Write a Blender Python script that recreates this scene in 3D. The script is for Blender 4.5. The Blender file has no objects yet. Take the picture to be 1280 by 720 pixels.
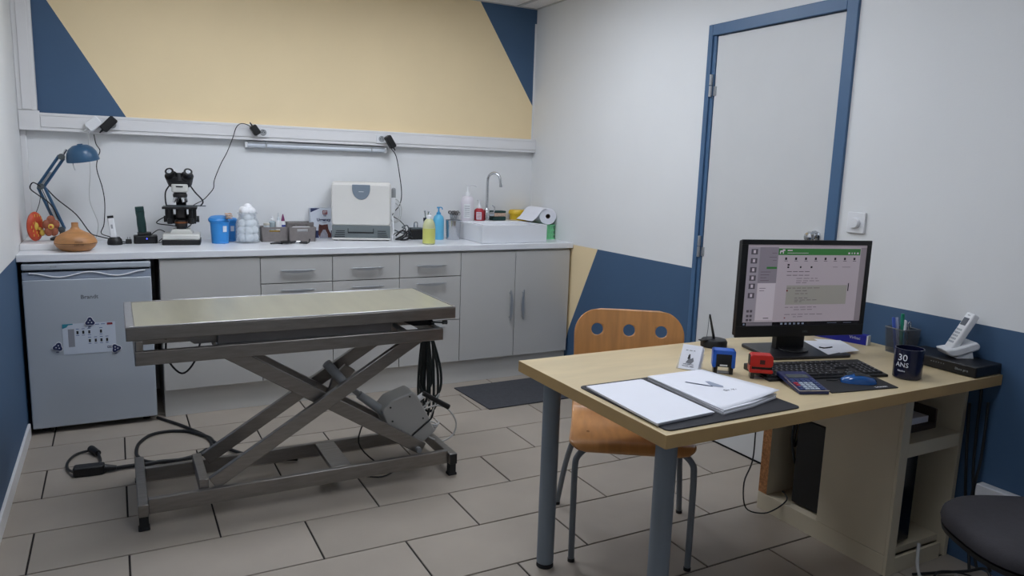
import bpy, bmesh, math, random
from mathutils import Vector, Matrix
random.seed(7)
S = bpy.context.scene
COL = S.collection
PI = math.pi
# ------------------------------------------------------------------ camera
cam = bpy.data.cameras.new('camera'); camo = bpy.data.objects.new('camera', cam); COL.objects.link(camo)
cam.sensor_fit = 'HORIZONTAL'; cam.sensor_width = 36.0; cam.lens = 36.0*919.0/1280.0
cam.clip_start = 0.05; cam.clip_end = 60
_y, _p, _r = -0.4962, 0.1620, 0.0334
_f = Vector((-math.sin(_y)*math.cos(_p), math.cos(_y)*math.cos(_p), -math.sin(_p)))
_rt = Vector((math.cos(_y), math.sin(_y), 0)); _u = _rt.cross(_f)
_r2 = _rt*math.cos(_r) + _u*math.sin(_r); _u2 = _u*math.cos(_r) - _rt*math.sin(_r)
mw = Matrix((_r2, _u2, -_f)).transposed().to_4x4(); mw.translation = Vector((-2.7093, -4.7627, 1.3847))
camo.matrix_world = mw
S.camera = camo
# ------------------------------------------------------------------ world, lights, exposure
wd = bpy.data.worlds.new('world'); S.world = wd; wd.use_nodes = True
wd.node_tree.nodes['Background'].inputs[0].default_value = (0.62, 0.74, 1.0, 1)
wd.node_tree.nodes['Background'].inputs[1].default_value = 0.25
S.view_settings.view_transform = 'Standard'; S.view_settings.look = 'None'
S.view_settings.gamma = 1.0; S.view_settings.use_curve_mapping = False
S.view_settings.exposure = 0.45
PANEL_LIGHT = [(-2.265, -1.35, 12.2, 'left one of the two LED ceiling panels above the examination table'), (-1.065, -1.35, 11.2, 'right one of the two LED ceiling panels above the examination table'), (-1.065, -2.55, 6.0, 'square LED ceiling panel above the plywood chair'), (-1.665, -3.75, 10.5, 'square LED ceiling panel just in front of the viewpoint')]     # LED ceiling panels: x, y, emission strength
ROOM_Y = -6.0; RX0 = -3.14
# ------------------------------------------------------------------ materials
def lin(c):
    return tuple(((v/255)/12.92 if v/255 <= 0.04045 else (((v/255)+0.055)/1.055)**2.4) for v in c)
MATS = {}
def M(key, rgb, rough=0.5, metal=0.0, var=0.04, scale=8.0, bump=0.0, bscale=60.0, emit=0.0, trans=0.0, ior=1.45, rand=0.0, stretch=None, coat=0.0, alpha=1.0):
    if key in MATS: return MATS[key]
    m = bpy.data.materials.new(key); m.use_nodes = True; nt = m.node_tree; N = nt.nodes; L = nt.links
    b = N['Principled BSDF']; c = lin(rgb)
    tc = N.new('ShaderNodeTexCoord'); mp = N.new('ShaderNodeMapping'); L.new(tc.outputs['Object'], mp.inputs[0])
    if stretch: mp.inputs['Scale'].default_value = stretch
    nz = N.new('ShaderNodeTexNoise'); nz.inputs['Scale'].default_value = scale; nz.inputs['Detail'].default_value = 4
    L.new(mp.outputs[0], nz.inputs['Vector'])
    cr = N.new('ShaderNodeValToRGB'); L.new(nz.outputs['Fac'], cr.inputs[0])
    e = cr.color_ramp.elements; e[0].position = 0.3; e[1].position = 0.7
    e[0].color = (*[max(0, v*(1-var)) for v in c], 1); e[1].color = (*[min(1, v*(1+var)) for v in c], 1)
    out = cr.outputs[0]
    if rand > 0:
        oi = N.new('ShaderNodeObjectInfo'); mr = N.new('ShaderNodeMapRange')
        mr.inputs['To Min'].default_value = 1-rand; mr.inputs['To Max'].default_value = 1+rand
        L.new(oi.outputs['Random'], mr.inputs['Value'])
        hs = N.new('ShaderNodeHueSaturation'); L.new(mr.outputs[0], hs.inputs['Value']); L.new(out, hs.inputs['Color']); out = hs.outputs[0]
    L.new(out, b.inputs['Base Color'])
    b.inputs['Roughness'].default_value = rough; b.inputs['Metallic'].default_value = metal
    if alpha < 1: b.inputs['Alpha'].default_value = alpha
    b.inputs['Coat Weight'].default_value = coat
    if trans: b.inputs['Transmission Weight'].default_value = trans; b.inputs['IOR'].default_value = ior
    if emit: L.new(out, b.inputs['Emission Color']); b.inputs['Emission Strength'].default_value = emit
    if bump:
        n2 = N.new('ShaderNodeTexNoise'); n2.inputs['Scale'].default_value = bscale; n2.inputs['Detail'].default_value = 3
        L.new(mp.outputs[0], n2.inputs['Vector'])
        bp = N.new('ShaderNodeBump'); bp.inputs['Strength'].default_value = bump; bp.inputs['Distance'].default_value = 0.002
        L.new(n2.outputs['Fac'], bp.inputs['Height']); L.new(bp.outputs[0], b.inputs['Normal'])
    MATS[key] = m; return m
wallwhite = M('wall white paint', (227, 228, 228), 0.75, var=0.012, scale=2.5, bump=0.15, bscale=180)
wallblue = M('wall blue paint', (62, 91, 123), 0.6, var=0.03, scale=3, bump=0.15, bscale=180)
wallbeige = M('wall beige paint', (240, 218, 175), 0.7, var=0.02, scale=3, bump=0.15, bscale=180)
trimwhite = M('white pvc', (228, 227, 227), 0.4, var=0.01)
tilem = M('floor tile', (160, 150, 138), 0.42, var=0.045, scale=5, bump=0.08, bscale=40, rand=0.05)
grout = M('dark grout', (30, 25, 24), 0.9, var=0.15, scale=30)
ceilm = M('ceiling tile', (238, 235, 231), 0.9, var=0.05, scale=120, bump=0.5, bscale=200)
gridm = M('ceiling grid', (190, 188, 185), 0.5)
cabm = M('cabinet front grey white', (188, 187, 184), 0.42, var=0.015, scale=3)
carcm = M('cabinet carcass white', (205, 204, 200), 0.5, var=0.015)
topm = M('worktop white laminate', (226, 228, 232), 0.3, var=0.015, scale=4)
handm = M('brushed handle', (178, 181, 185), 0.35, metal=0.7, var=0.04, scale=60)
frid = M('fridge white', (174, 181, 189), 0.35, var=0.015, scale=3)
frid2 = M('fridge handle strip', (150, 160, 176), 0.35, var=0.015, scale=3)
gap = M('dark gap', (22, 24, 28), 0.8)
steel = M('brushed stainless steel', (146, 142, 138), 0.36, metal=0.95, var=0.10, scale=14, stretch=(1, 6, 6))
steel2 = M('polished steel edge', (185, 185, 188), 0.28, metal=1.0, var=0.05, scale=20)
sheetm = M('stainless sheet reflected beige', (204, 199, 174), 0.30, metal=0.80, var=0.06, scale=5, stretch=(3.0, 0.4, 1))  # warm tint puts the beige wall's reflection into the steel colour
blk = M('black plastic', (14, 14, 16), 0.45, var=0.15, scale=20)
blkg = M('glossy black', (14, 14, 17), 0.18, var=0.1)
blkr = M('black rubber', (24, 24, 26), 0.75, var=0.15)
cablem = M('black cable', (22, 23, 25), 0.5, var=0.1)
wcable = M('white cable', (190, 190, 188), 0.5, var=0.05)
whitep = M('white plastic', (228, 229, 231), 0.35, var=0.015)
greyp = M('grey plastic', (150, 153, 155), 0.45, var=0.03)
dgreyp = M('dark grey plastic', (84, 92, 96), 0.5, var=0.05)
chrome = M('chrome', (205, 207, 210), 0.09, metal=1.0, var=0.02)
paper = M('paper', (232, 233, 240), 0.8, var=0.01)
birch = M('birch veneer', (205, 186, 148), 0.38, var=0.09, scale=3.2, stretch=(1.0, 5, 5), bump=0.03)
birche = M('birch edge', (176, 146, 98), 0.5, var=0.08, scale=6)
beech = M('beech plywood', (194, 138, 82), 0.34, var=0.13, scale=5, stretch=(9, 1.2, 1.2), coat=0.2)
legm = M('grey powder coat', (120, 129, 138), 0.5, var=0.03, bump=0.2, bscale=300)
legm2 = M('chair leg grey', (112, 118, 124), 0.45, var=0.03)
lampb = M('lamp blue enamel', (46, 84, 116), 0.32, var=0.05)
# ------------------------------------------------------------------ mesh builder
class MB:
    def __init__(s, origin=None):
        s.v = []; s.f = []; s.mi = []; s.cur = 0; s.o = Vector(origin.location) if hasattr(origin, 'location') else Vector(origin or (0, 0, 0)); s.m = Matrix()
    def add(s, vs, fs):
        n = len(s.v); s.v += [s.m @ Vector(v) - s.o for v in vs]; s.f += [[n+i for i in f] for f in fs]; s.mi += [s.cur]*len(fs); return s
    def box(s, x0, x1, y0, y1, z0, z1):
        return s.add([(x0,y0,z0),(x1,y0,z0),(x1,y1,z0),(x0,y1,z0),(x0,y0,z1),(x1,y0,z1),(x1,y1,z1),(x0,y1,z1)],
                     [(3,2,1,0),(4,5,6,7),(0,1,5,4),(1,2,6,5),(2,3,7,6),(3,0,4,7)])
    def cbox(s, c, d): return s.box(c[0]-d[0]/2, c[0]+d[0]/2, c[1]-d[1]/2, c[1]+d[1]/2, c[2]-d[2]/2, c[2]+d[2]/2)
    def prism(s, poly, a0, a1, ax='z'):
        n = len(poly)
        if ax == 'z': P = lambda p, a: (p[0], p[1], a)
        elif ax == 'y': P = lambda p, a: (p[0], a, p[1])
        else: P = lambda p, a: (a, p[0], p[1])
        vs = [P(p, a0) for p in poly] + [P(p, a1) for p in poly]
        fs = [list(range(n))[::-1], list(range(n, 2*n))] + [(i, (i+1) % n, n+(i+1) % n, n+i) for i in range(n)]
        return s.add(vs, fs)
    def cyl(s, p0, p1, r0, r1=None, seg=16, cap=True):
        r1 = r0 if r1 is None else r1
        p0, p1 = Vector(p0), Vector(p1); d = (p1-p0).normalized()
        a = d.orthogonal().normalized(); b = d.cross(a)
        vs = []
        for p, r in ((p0, r0), (p1, r1)):
            for i in range(seg):
                t = 2*PI*i/seg; vs.append(p + a*math.cos(t)*r + b*math.sin(t)*r)
        fs = [(i, (i+1) % seg, seg+(i+1) % seg, seg+i) for i in range(seg)]
        if cap: fs += [list(range(seg))[::-1], list(range(seg, 2*seg))]
        return s.add(vs, fs)
    def lathe(s, prof, c=(0, 0, 0), seg=24, cap=True, mat=None):
        vs = []; fs = []; n = len(prof)
        for r, z in prof:
            for i in range(seg):
                t = 2*PI*i/seg; v = Vector((r*math.cos(t), r*math.sin(t), z))
                if mat: v = mat @ v
                vs.append(v + Vector(c))
        for k in range(n-1):
            for i in range(seg):
                j = (i+1) % seg; fs.append((k*seg+i, k*seg+j, (k+1)*seg+j, (k+1)*seg+i))
        if cap: fs += [list(range(seg))[::-1], list(range((n-1)*seg, n*seg))]
        return s.add(vs, fs)
    def ball(s, c, r, seg=12, sq=(1, 1, 1)):
        pr = [(max(1e-4, math.sin(PI*k/(seg//2+2)))*r, -math.cos(PI*k/(seg//2+2))*r) for k in range(seg//2+3)]
        m0 = s.m.copy(); s.m = m0 @ Matrix.Translation(c) @ Matrix.Diagonal((*sq, 1)); s.lathe(pr, seg=seg); s.m = m0; return s
    def beam(s, p0, p1, w, h, up=(0, 0, 1)):
        p0, p1 = Vector(p0), Vector(p1); d = (p1-p0).normalized(); a = d.cross(Vector(up)).normalized(); b = a.cross(d)
        vs = [p + a*i*w/2 + b*j*h/2 for p in (p0, p1) for i, j in ((-1,-1),(1,-1),(1,1),(-1,1))]
        return s.add(vs, [(3,2,1,0),(4,5,6,7),(0,1,5,4),(1,2,6,5),(2,3,7,6),(3,0,4,7)])
    def tube(s, pts, r, seg=8, sub=5, closed=False, rr=None):
        P = smooth(pts, sub, closed) if sub > 1 else [Vector(p) for p in pts]
        n = len(P); vs = []; prev = None
        for i in range(n):
            d = (P[(i+1) % n if closed else min(i+1, n-1)] - P[(i-1) % n if closed else max(i-1, 0)])
            d = d.normalized() if d.length > 1e-9 else Vector((0, 0, 1))
            a = d.orthogonal().normalized() if prev is None else (prev - d*prev.dot(d)).normalized()
            prev = a; b = d.cross(a)
            q = r if rr is None else rr(i/(n-1))
            for k in range(seg):
                t = 2*PI*k/seg; vs.append(P[i] + a*math.cos(t)*q + b*math.sin(t)*q)
        fs = []
        for i in range(n if closed else n-1):
            for k in range(seg):
                l = (k+1) % seg; j = (i+1) % n; fs.append((i*seg+k, i*seg+l, j*seg+l, j*seg+k))
        if not closed: fs += [list(range(seg))[::-1], list(range((n-1)*seg, n*seg))]
        return s.add(vs, fs)
def smooth(pts, sub=5, closed=False):
    P = [Vector(p) for p in pts]; n = len(P); out = []
    if n < 3 and not closed: return P
    g = lambda i: P[i % n] if closed else P[max(0, min(n-1, i))]
    for i in range(n if closed else n-1):
        a, b, c, d = g(i-1), g(i), g(i+1), g(i+2)
        for k in range(sub):
            t = k/sub; out.append(0.5*((2*b) + (c-a)*t + (2*a-5*b+4*c-d)*t*t + (-a+3*b-3*c+d)*t**3))
    if not closed: out.append(P[-1])
    return out
def rrect(x0, x1, y0, y1, r, n=5):
    o = []
    for cx, cy, a in ((x1-r, y1-r, 0), (x0+r, y1-r, PI/2), (x0+r, y0+r, PI), (x1-r, y0+r, 1.5*PI)):
        for k in range(n+1):
            t = a+PI/2*k/n; o.append((cx+r*math.cos(t), cy+r*math.sin(t)))
    return o
def obj(name, mb, mat, parent=None, bev=0.0, sharp=38, center=False, stuff=False, seg=2):
    me = bpy.data.meshes.new(name)
    vs = mb.v
    off = Vector((0, 0, 0))
    if center or (parent is None and center is not None):
        xs = [v.x for v in vs]; ys = [v.y for v in vs]; zs = [v.z for v in vs]
        off = Vector(((min(xs)+max(xs))/2, (min(ys)+max(ys))/2, min(zs)))
    me.from_pydata([v-off for v in vs], [], mb.f)
    for m in (mat if isinstance(mat, (list, tuple)) else [mat]): me.materials.append(m)
    if isinstance(mat, (list, tuple)): me.polygons.foreach_set('material_index', mb.mi)
    bm = bmesh.new(); bm.from_mesh(me); bmesh.ops.recalc_face_normals(bm, faces=bm.faces); bm.to_mesh(me); bm.free()
    me.shade_smooth(); me.set_sharp_from_angle(angle=math.radians(sharp))
    o = bpy.data.objects.new(name, me); COL.objects.link(o); o.location = off
    if parent: o.parent = parent
    if bev:
        b = o.modifiers.new('bevel', 'BEVEL'); b.width = bev; b.segments = seg; b.limit_method = 'ANGLE'; b.angle_limit = math.radians(40); b.harden_normals = False
    if stuff: o['kind'] = 'stuff'
    return o
def thing(name, label, cat, loc=(0, 0, 0), rotz=0, group=None):
    o = bpy.data.objects.new(name, None); COL.objects.link(o); o.location = loc; o.rotation_euler = (0, 0, rotz); o.empty_display_size = 0.05
    o['label'] = label; o['category'] = cat
    if group: o['group'] = group
    return o
def tag(o, label, cat, group=None):
    o['label'] = label; o['category'] = cat
    if group: o['group'] = group
    return o
def struct(name, mb, mat, parent=None, **k):
    o = obj(name, mb, mat, parent, **k)
    if parent is None: o['kind'] = 'structure'
    return o
def part_label(o, l): o['label'] = l; return o
def text_mb(s, size, depth=0.0003, mat=Matrix(), warp=None, bold=0.0, align='CENTER'):
    cu = bpy.data.curves.new('t', 'FONT'); cu.body = s; cu.size = size; cu.extrude = depth; cu.align_x = align; cu.align_y = 'CENTER'; cu.offset = bold; cu.resolution_u = 2
    o = bpy.data.objects.new('t', cu); COL.objects.link(o); dg = bpy.context.evaluated_depsgraph_get()
    me = bpy.data.meshes.new_from_object(o.evaluated_get(dg)); mb = MB()
    vs = [v.co.copy() for v in me.vertices]
    if warp: vs = [warp(v) for v in vs]
    mb.add([mat @ v for v in vs], [tuple(p.vertices) for p in me.polygons])
    bpy.data.objects.remove(o); bpy.data.curves.remove(cu); bpy.data.meshes.remove(me); return mb
def dup(o, parent=None):
    c = o.copy(); COL.objects.link(c)
    if parent is not None: c.parent = parent
    for ch in list(o.children): dup(ch, c)
    return c
FRONT = Matrix.Rotation(PI/2, 4, 'X')       # text laid in xy -> upright, facing -y
# ================================================================== ROOM
floor = struct('floor', MB().box(RX0-0.1, 0.1, ROOM_Y-0.1, 0.1, -0.08, -0.004), grout, center=None)
P0 = 0.3103; TL = 0.6075; TW = 0.0068
full = None
k = -3
while True:
    y1 = -0.795 + (-k)*0.0 - k*P0; y0 = y1 - P0
    if y1 <= ROOM_Y: break
    ref = -2.725 if k % 2 == 0 else -3.031
    x = ref - TL*1
    while x < 0:
        a, b = max(x+TW/2, RX0+0.001), min(x+TL-TW/2, -0.001); c, d = max(y0+TW/2, ROOM_Y+0.001), min(y1-TW/2, -0.001)
        if b-a > 0.01 and d-c > 0.01:
            isfull = abs((b-a)-(TL-TW)) < 1e-4 and abs((d-c)-(P0-TW)) < 1e-4
            if isfull and full is not None:
                o = full.copy(); COL.objects.link(o); o.location = ((a+b)/2, (c+d)/2, 0)
            else:
                hx, hy, q = (b-a)/2, (d-c)/2, 0.0012
                mb = MB().add([(-hx,-hy,-0.007),(hx,-hy,-0.007),(hx,hy,-0.007),(-hx,hy,-0.007),(-hx,-hy,-q),(hx,-hy,-q),(hx,hy,-q),(-hx,hy,-q),
                               (-hx+q,-hy+q,0),(hx-q,-hy+q,0),(hx-q,hy-q,0),(-hx+q,hy-q,0)],
                              [(8,9,10,11),(4,5,9,8),(5,6,10,9),(6,7,11,10),(7,4,8,11),(0,1,5,4),(1,2,6,5),(2,3,7,6),(3,0,4,7)])
                o = obj('tile', mb, tilem, floor, center=False); o.location = ((a+b)/2, (c+d)/2, 0)
                if isfull: full = o
        x += TL
    k += 1
# walls: painted regions are faces with their own paint
def wall(name, polys, P, thick, mats, outer):
    mb = MB()
    for mi, poly in polys:
        mb.cur = mi; mb.add([P(a, b, 0) for a, b in poly], [list(range(len(poly)))])
    for poly in outer:
        mb.cur = 0; n = len(poly)
        mb.add([P(a, b, thick) for a, b in poly], [list(range(n))])
        mb.add([P(a, b, 0) for a, b in poly] + [P(a, b, thick) for a, b in poly], [(i, (i+1) % n, n+(i+1) % n, n+i) for i in range(n)])
    o = struct(name, mb, mats, center=None); return o
H = 2.5; X0 = RX0
PW = [wallwhite, wallblue, wallbeige]
wall('wall_back', [
    (0, [(X0, -0.08), (0, -0.08), (0, 1.55), (X0, 1.55)]),
    (1, [(X0, 1.55), (-2.607, 1.55), (X0, 2.443)]),
    (2, [(-2.607, 1.55), (-0.014, 1.55), (-0.014, 1.832), (-0.45, H), (X0, H), (X0, 2.443)]),
    (0, [(-0.014, 1.55), (0, 1.55), (0, 2.40), (-0.014, 2.40)]),
    (1, [(-0.014, 1.832), (-0.014, 2.40), (0, 2.40), (0, H), (-0.45, H)])],
    lambda a, b, t: (a, t, b), 0.1, PW, [[(X0, -0.08), (0, -0.08), (0, H), (X0, H)]])
BZ = 0.887
DY0, DY1, DZ = -2.656, -1.789, 2.13
wall('wall_right', [
    (0, [(0, BZ), (0, H), (DY1, H), (DY1, BZ)]), (0, [(DY1, DZ), (DY1, H), (DY0, H), (DY0, DZ)]),
    (0, [(DY0, BZ), (DY0, H), (ROOM_Y, H), (ROOM_Y, BZ)]),
    (1, [(-0.893, BZ), (DY1, BZ), (DY1, -0.08), (-0.466, -0.08), (-0.893+0.295*1.0, 0.31)]),
    (2, [(0, -0.08), (0, BZ), (-0.893, BZ), (-0.598, 0.31), (-0.466, -0.08)]),
    (1, [(DY0, -0.08), (DY0, BZ), (ROOM_Y, BZ), (ROOM_Y, -0.08)])],
    lambda a, b, t: (t, a, b), 0.1, PW, [[(0, -0.08), (DY1, -0.08), (DY1, DZ), (DY0, DZ), (DY0, -0.08), (ROOM_Y, -0.08), (ROOM_Y, H), (0, H)]])
wall('wall_left', [(0, [(0, BZ), (0, H), (ROOM_Y, H), (ROOM_Y, BZ)]), (1, [(0, -0.08), (0, BZ), (ROOM_Y, BZ), (ROOM_Y, -0.08)])],
    lambda a, b, t: (X0-t, a, b), 0.1, PW, [[(0, -0.08), (0, H), (ROOM_Y, H), (ROOM_Y, -0.08)]])
# wall behind the camera, with an unseen window added for weak daylight
WX0, WX1, WZ0, WZ1 = -2.5, -0.7, 0.95, 2.15
mb = MB()
for a in ((X0, WX0, -0.08, H), (WX1, 0, -0.08, H), (WX0, WX1, -0.08, WZ0), (WX0, WX1, WZ1, H)):
    mb.box(a[0], a[1], ROOM_Y-0.1, ROOM_Y, a[2], a[3])
struct('wall_front', mb, wallwhite, center=None)
fr = MB(); yy = ROOM_Y-0.06
for a in ((WX0, WX0+0.05, WZ0, WZ1), (WX1-0.05, WX1, WZ0, WZ1), (-1.625, -1.575, WZ0, WZ1), (WX0, WX1, WZ0, WZ0+0.05), (WX0, WX1, WZ1-0.05, WZ1)):
    fr.box(a[0], a[1], yy, yy+0.05, a[2], a[3])
win = struct('fill_window_1', fr, trimwhite, bev=0.003)
glass = M('fill window glass', (250, 252, 255), 0.0, var=0.0, trans=1.0, ior=1.1)
for x0, x1 in ((WX0+0.05, -1.625), (-1.575, WX1-0.05)):
    g = MB(win).box(x0, x1, yy+0.02, yy+0.026, WZ0+0.05, WZ1-0.05); obj('pane', g, glass, win)
# ceiling: grid and lay-in tiles
ceil = struct('ceiling', MB().box(X0-0.1, 0.1, ROOM_Y-0.1, 0.1, H+0.012, H+0.1), gridm, center=None)
gx = [X0] + [x for x in [-0.165-0.6*i for i in range(5, -1, -1)] if x > X0+0.01] + [0]
gy = [ROOM_Y] + [y for y in [-0.45-0.6*i for i in range(9, -1, -1)] if y > ROOM_Y+0.01] + [0]
gr = MB()
for x in gx: gr.box(max(X0, x-0.012), min(0, x+0.012), ROOM_Y, 0, H-0.004, H+0.012)
for y in gy: gr.box(X0, 0, max(ROOM_Y, y-0.012), min(0, y+0.012), H-0.0035, H+0.012)
obj('ceiling_grid', gr, gridm, ceil)
panels = [(p[0], p[1]) for p in PANEL_LIGHT]
for i in range(len(gx)-1):
    for j in range(len(gy)-1):
        cx, cy = (gx[i]+gx[i+1])/2, (gy[j]+gy[j+1])/2
        if any(abs(cx-p[0]) < 0.15 and abs(cy-p[1]) < 0.15 for p in panels): continue
        if gx[i+1]-gx[i] < 0.03: continue
        obj('ceiling_tile', MB().box(gx[i]+0.012, gx[i+1]-0.012, gy[j]+0.012, gy[j+1]-0.012, H+0.002, H+0.012), ceilm, ceil)
for n, (px, py, st, lab) in enumerate(PANEL_LIGHT):
    T = thing('ceiling_light', lab, 'ceiling light', (px, py, H-0.006))
    f = MB()
    for a in ((-0.297, 0.297, -0.297, -0.28), (-0.297, 0.297, 0.28, 0.297), (-0.297, -0.28, -0.28, 0.28), (0.28, 0.297, -0.28, 0.28)): f.box(a[0], a[1], a[2], a[3], 0, 0.016)
    obj('frame', f, trimwhite, T)
    d = obj('diffuser', MB().box(-0.28, 0.28, -0.28, 0.28, 0.006, 0.012), M('LED diffuser %d' % n, (236, 243, 255), 0.5, var=0.0, emit=st), T)
# baseboard
struct('baseboard_left', MB().box(X0, X0+0.012, ROOM_Y, -0.62, 0, 0.068), trimwhite, bev=0.002)
# ------------------------------------------------------------------ door
dr = MB()
A = 0.0; fx0, fx1 = -0.014, 0.10
def jamb(y0, y1, z0, z1): dr.box(fx0, fx1, y0, y1, z0, z1)
jamb(DY1-0.030, DY1, 0, DZ); jamb(DY0, DY0+0.055, 0, DZ); jamb(DY0+0.055, DY1-0.030, DZ-0.055, DZ)
dr.box(-0.004, fx1, DY1-0.052, DY1-0.0301, 0, DZ-0.0551)
door = struct('door_1', dr, M('door frame blue', (70, 103, 138), 0.4, var=0.03), bev=0.003)
leafm = M('door leaf grey white', (208, 209, 209), 0.5, var=0.012)
LY0, LY1 = DY0+0.057, DY1-0.054
obj('door_leaf', MB(door).box(0.004, 0.044, LY0, LY1, 0.006, DZ-0.058), leafm, door, bev=0.002)
for z in (1.83, 1.01, 0.25):
    h = MB(door).cyl((-0.013, LY1+0.012, z-0.055), (-0.013, LY1+0.012, z-0.002), 0.008, seg=12).cyl((-0.013, LY1+0.012, z+0.002), (-0.013, LY1+0.012, z+0.055), 0.008, seg=12)
    h.box(-0.002, 0.005, LY1-0.014, LY1+0.012, z-0.05, z-0.004).box(-0.0065, -0.003, LY1+0.010, LY1+0.022, z+0.004, z+0.05)
    obj('hinge', h, handm, door, bev=0.001)
kb = MB(door).cyl((0.004, -2.545, 1.128), (-0.004, -2.545, 1.128), 0.028, seg=24).cyl((-0.004, -2.545, 1.128), (-0.022, -2.545, 1.128), 0.009)
kb.lathe([(0.012, 0), (0.022, 0.006), (0.025, 0.016), (0.020, 0.026), (0.006, 0.03)], (-0.022, -2.545, 1.128), mat=Matrix.Rotation(-PI/2, 3, 'Y'))
obj('door_knob', kb, chrome, door)
# ------------------------------------------------------------------ dado trunking on the back wall
tk = MB().box(X0, -0.001, -0.05, -0.001, 1.497, 1.592)
tr = struct('trim_1', tk, trimwhite, bev=0.003)
obj('trunking_cover', MB(tr).box(X0+0.10, -0.004, -0.056, -0.05, 1.517, 1.573), trimwhite, tr, bev=0.0015)
obj('trunking_lip', MB(tr).box(X0+0.002, -0.004, -0.053, -0.05, 1.498, 1.512), trimwhite, tr, bev=0.001)
obj('trunking_lip', MB(tr).box(X0+0.002, -0.004, -0.053, -0.05, 1.577, 1.591), trimwhite, tr, bev=0.001)
obj('corner_cover', MB(tr).box(X0+0.002, X0+0.098, -0.058, -0.05, 1.498, 1.60), trimwhite, tr, bev=0.0015)
tv = MB().box(X0, -3.052, -0.05, -0.001, 1.60, H-0.005)
t2 = struct('trim_2', tv, trimwhite, bev=0.003)
obj('trunking_cover', MB(t2).box(X0+0.022, -3.072, -0.056, -0.05, 1.605, H-0.01), trimwhite, t2, bev=0.0015)
t3 = struct('trim_3', MB().box(X0, X0+0.028, -0.02, -0.001, 0.93, 1.496), trimwhite, bev=0.002)
# low ledge in the corner
lb = obj('ledge_box', MB().box(X0+0.002, -2.93, -0.44, -0.002, 0.9, 0.932), trimwhite, bev=0.003)
tag(lb, 'low flat white box on the worktop in the left corner under the desk lamp', 'box')
# ------------------------------------------------------------------ sockets on the trunking
def socket(x, z, label, n=1):
    T = thing('wall_socket', label, 'socket', (x, -0.056, z), group=None)
    obj('faceplate', MB().prism(rrect(-0.035*n, 0.035*n, -0.027, 0.027, 0.004), 0, -0.009, 'y'), whitep, T, bev=0.001)
    for i in range(n):
        cx = (i-(n-1)/2)*0.07
        obj('socket_well', MB().cyl((cx, -0.0085, 0), (cx, -0.0105, 0), 0.020, 0.019, seg=24), greyp, T)
        obj('contact', MB().cyl((cx-0.008, -0.01, 0), (cx-0.008, -0.0115, 0), 0.0028, seg=8).cyl((cx+0.008, -0.01, 0), (cx+0.008, -0.0115, 0), 0.0028, seg=8).cyl((cx, -0.01, 0.011), (cx, -0.018, 0.011), 0.0024, seg=8), blk, T)
    return T
socket(-2.74, 1.546, 'double white socket on the trunking above the blue lamp', 2)
socket(-1.905, 1.545, 'white socket on the trunking left of the slim strip light')
socket(-1.165, 1.541, 'white socket on the trunking above the right end of the strip light')
# ================================================================== WORKTOP, FRIDGE, CABINETS
wt = obj('worktop', MB().box(X0+0.001, -0.002, -0.611, -0.001, 0.864, 0.90), topm, bev=0.003)
tag(wt, 'long white laminate worktop running over the fridge and cabinets', 'worktop')
def handle_h(T, x, z, w=0.20, y=-0.60):
    n = 12; top = []; bot = []
    for i in range(n+1):
        u = -1+2*i/n; top.append((x+u*w/2, z+0.004)); bot.append((x+u*w/2, z+0.002-0.016*(1-u*u)))
    m = MB(T).prism(top+bot[::-1], y-0.024, y-0.014, 'y')
    for sx in (-0.08, 0.08): m.cyl((x+sx, y, z), (x+sx, y-0.016, z), 0.005, seg=8)
    return m
def cabinet(x0, x1, label, fronts):
    T = thing('base_cabinet', label, 'cabinet', ((x0+x1)/2, -0.3, 0.0), group=None)
    c = MB(T); t = 0.018
    for xa in (x0, x1-t): c.box(xa, xa+t, -0.578, -0.02, 0.1502, 0.862); c.box(xa, xa+t, -0.54, -0.02, 0.0, 0.1502)
    c.box(x0+t, x1-t, -0.578, -0.02, 0.15, 0.168); c.box(x0+t, x1-t, -0.578, -0.02, 0.845, 0.862); c.box(x0+t, x1-t, -0.03, -0.02, 0.168, 0.845)
    obj('carcass', c, carcm, T)
    for (kind, a, b, z0, z1, hz) in fronts:
        d = obj(kind, MB(T).box(a+0.0015, b-0.0015, -0.6, -0.579, z0+0.0015, z1-0.0015), cabm, T, bev=0.0012)
        if hz is None: continue
        if kind == 'drawer_front': h = handle_h(T, (a+b)/2, hz)
        else:
            hx = hz; h = MB(T); top = []; bot = []; sgn = 1 if hx > (a+b)/2 else -1
            for i in range(13):
                u = -1+2*i/12; top.append((hx-0.004*sgn, 0.5+u*0.10)); bot.append((hx+(0.0+0.015*(1-u*u))*sgn, 0.5+u*0.10))
            h.prism(top+bot[::-1], -0.624, -0.614, 'y')
            for sz in (-0.08, 0.08): h.cyl((hx, -0.6, 0.5+sz), (hx, -0.616, 0.5+sz), 0.005, seg=8)
        obj('handle', h, handm, d, bev=0.001); h2 = d.children[0]
    return T
cabinet(-2.526, -2.027, 'plain panelled base cabinet without handles right of the fridge', [('door', -2.526, -2.027, 0.155, 0.856, None)])
for a, b, l in ((-2.026, -1.63, 'drawer cabinet next to the plain panelled cabinet, half hidden by the examination table'),
                (-1.629, -1.227, 'middle drawer cabinet under the white analyser'), (-1.226, -0.824, 'drawer cabinet next to the two-door sink cabinet')):
    cabinet(a, b, l, [('drawer_front', a, b, 0.708, 0.852, 0.779), ('drawer_front', a, b, 0.43, 0.706, 0.668), ('drawer_front', a, b, 0.155, 0.428, 0.39)])
cabinet(-0.823, -0.018, 'two-door base cabinet under the sink with vertical bow handles', [('door', -0.823, -0.434, 0.155, 0.852, -0.47), ('door', -0.433, -0.018, 0.155, 0.852, -0.376)])
pl = obj('plinth', MB().box(-2.526, -0.004, -0.558, -0.541, 0.0, 0.149), carcm, bev=0.001)
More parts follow.
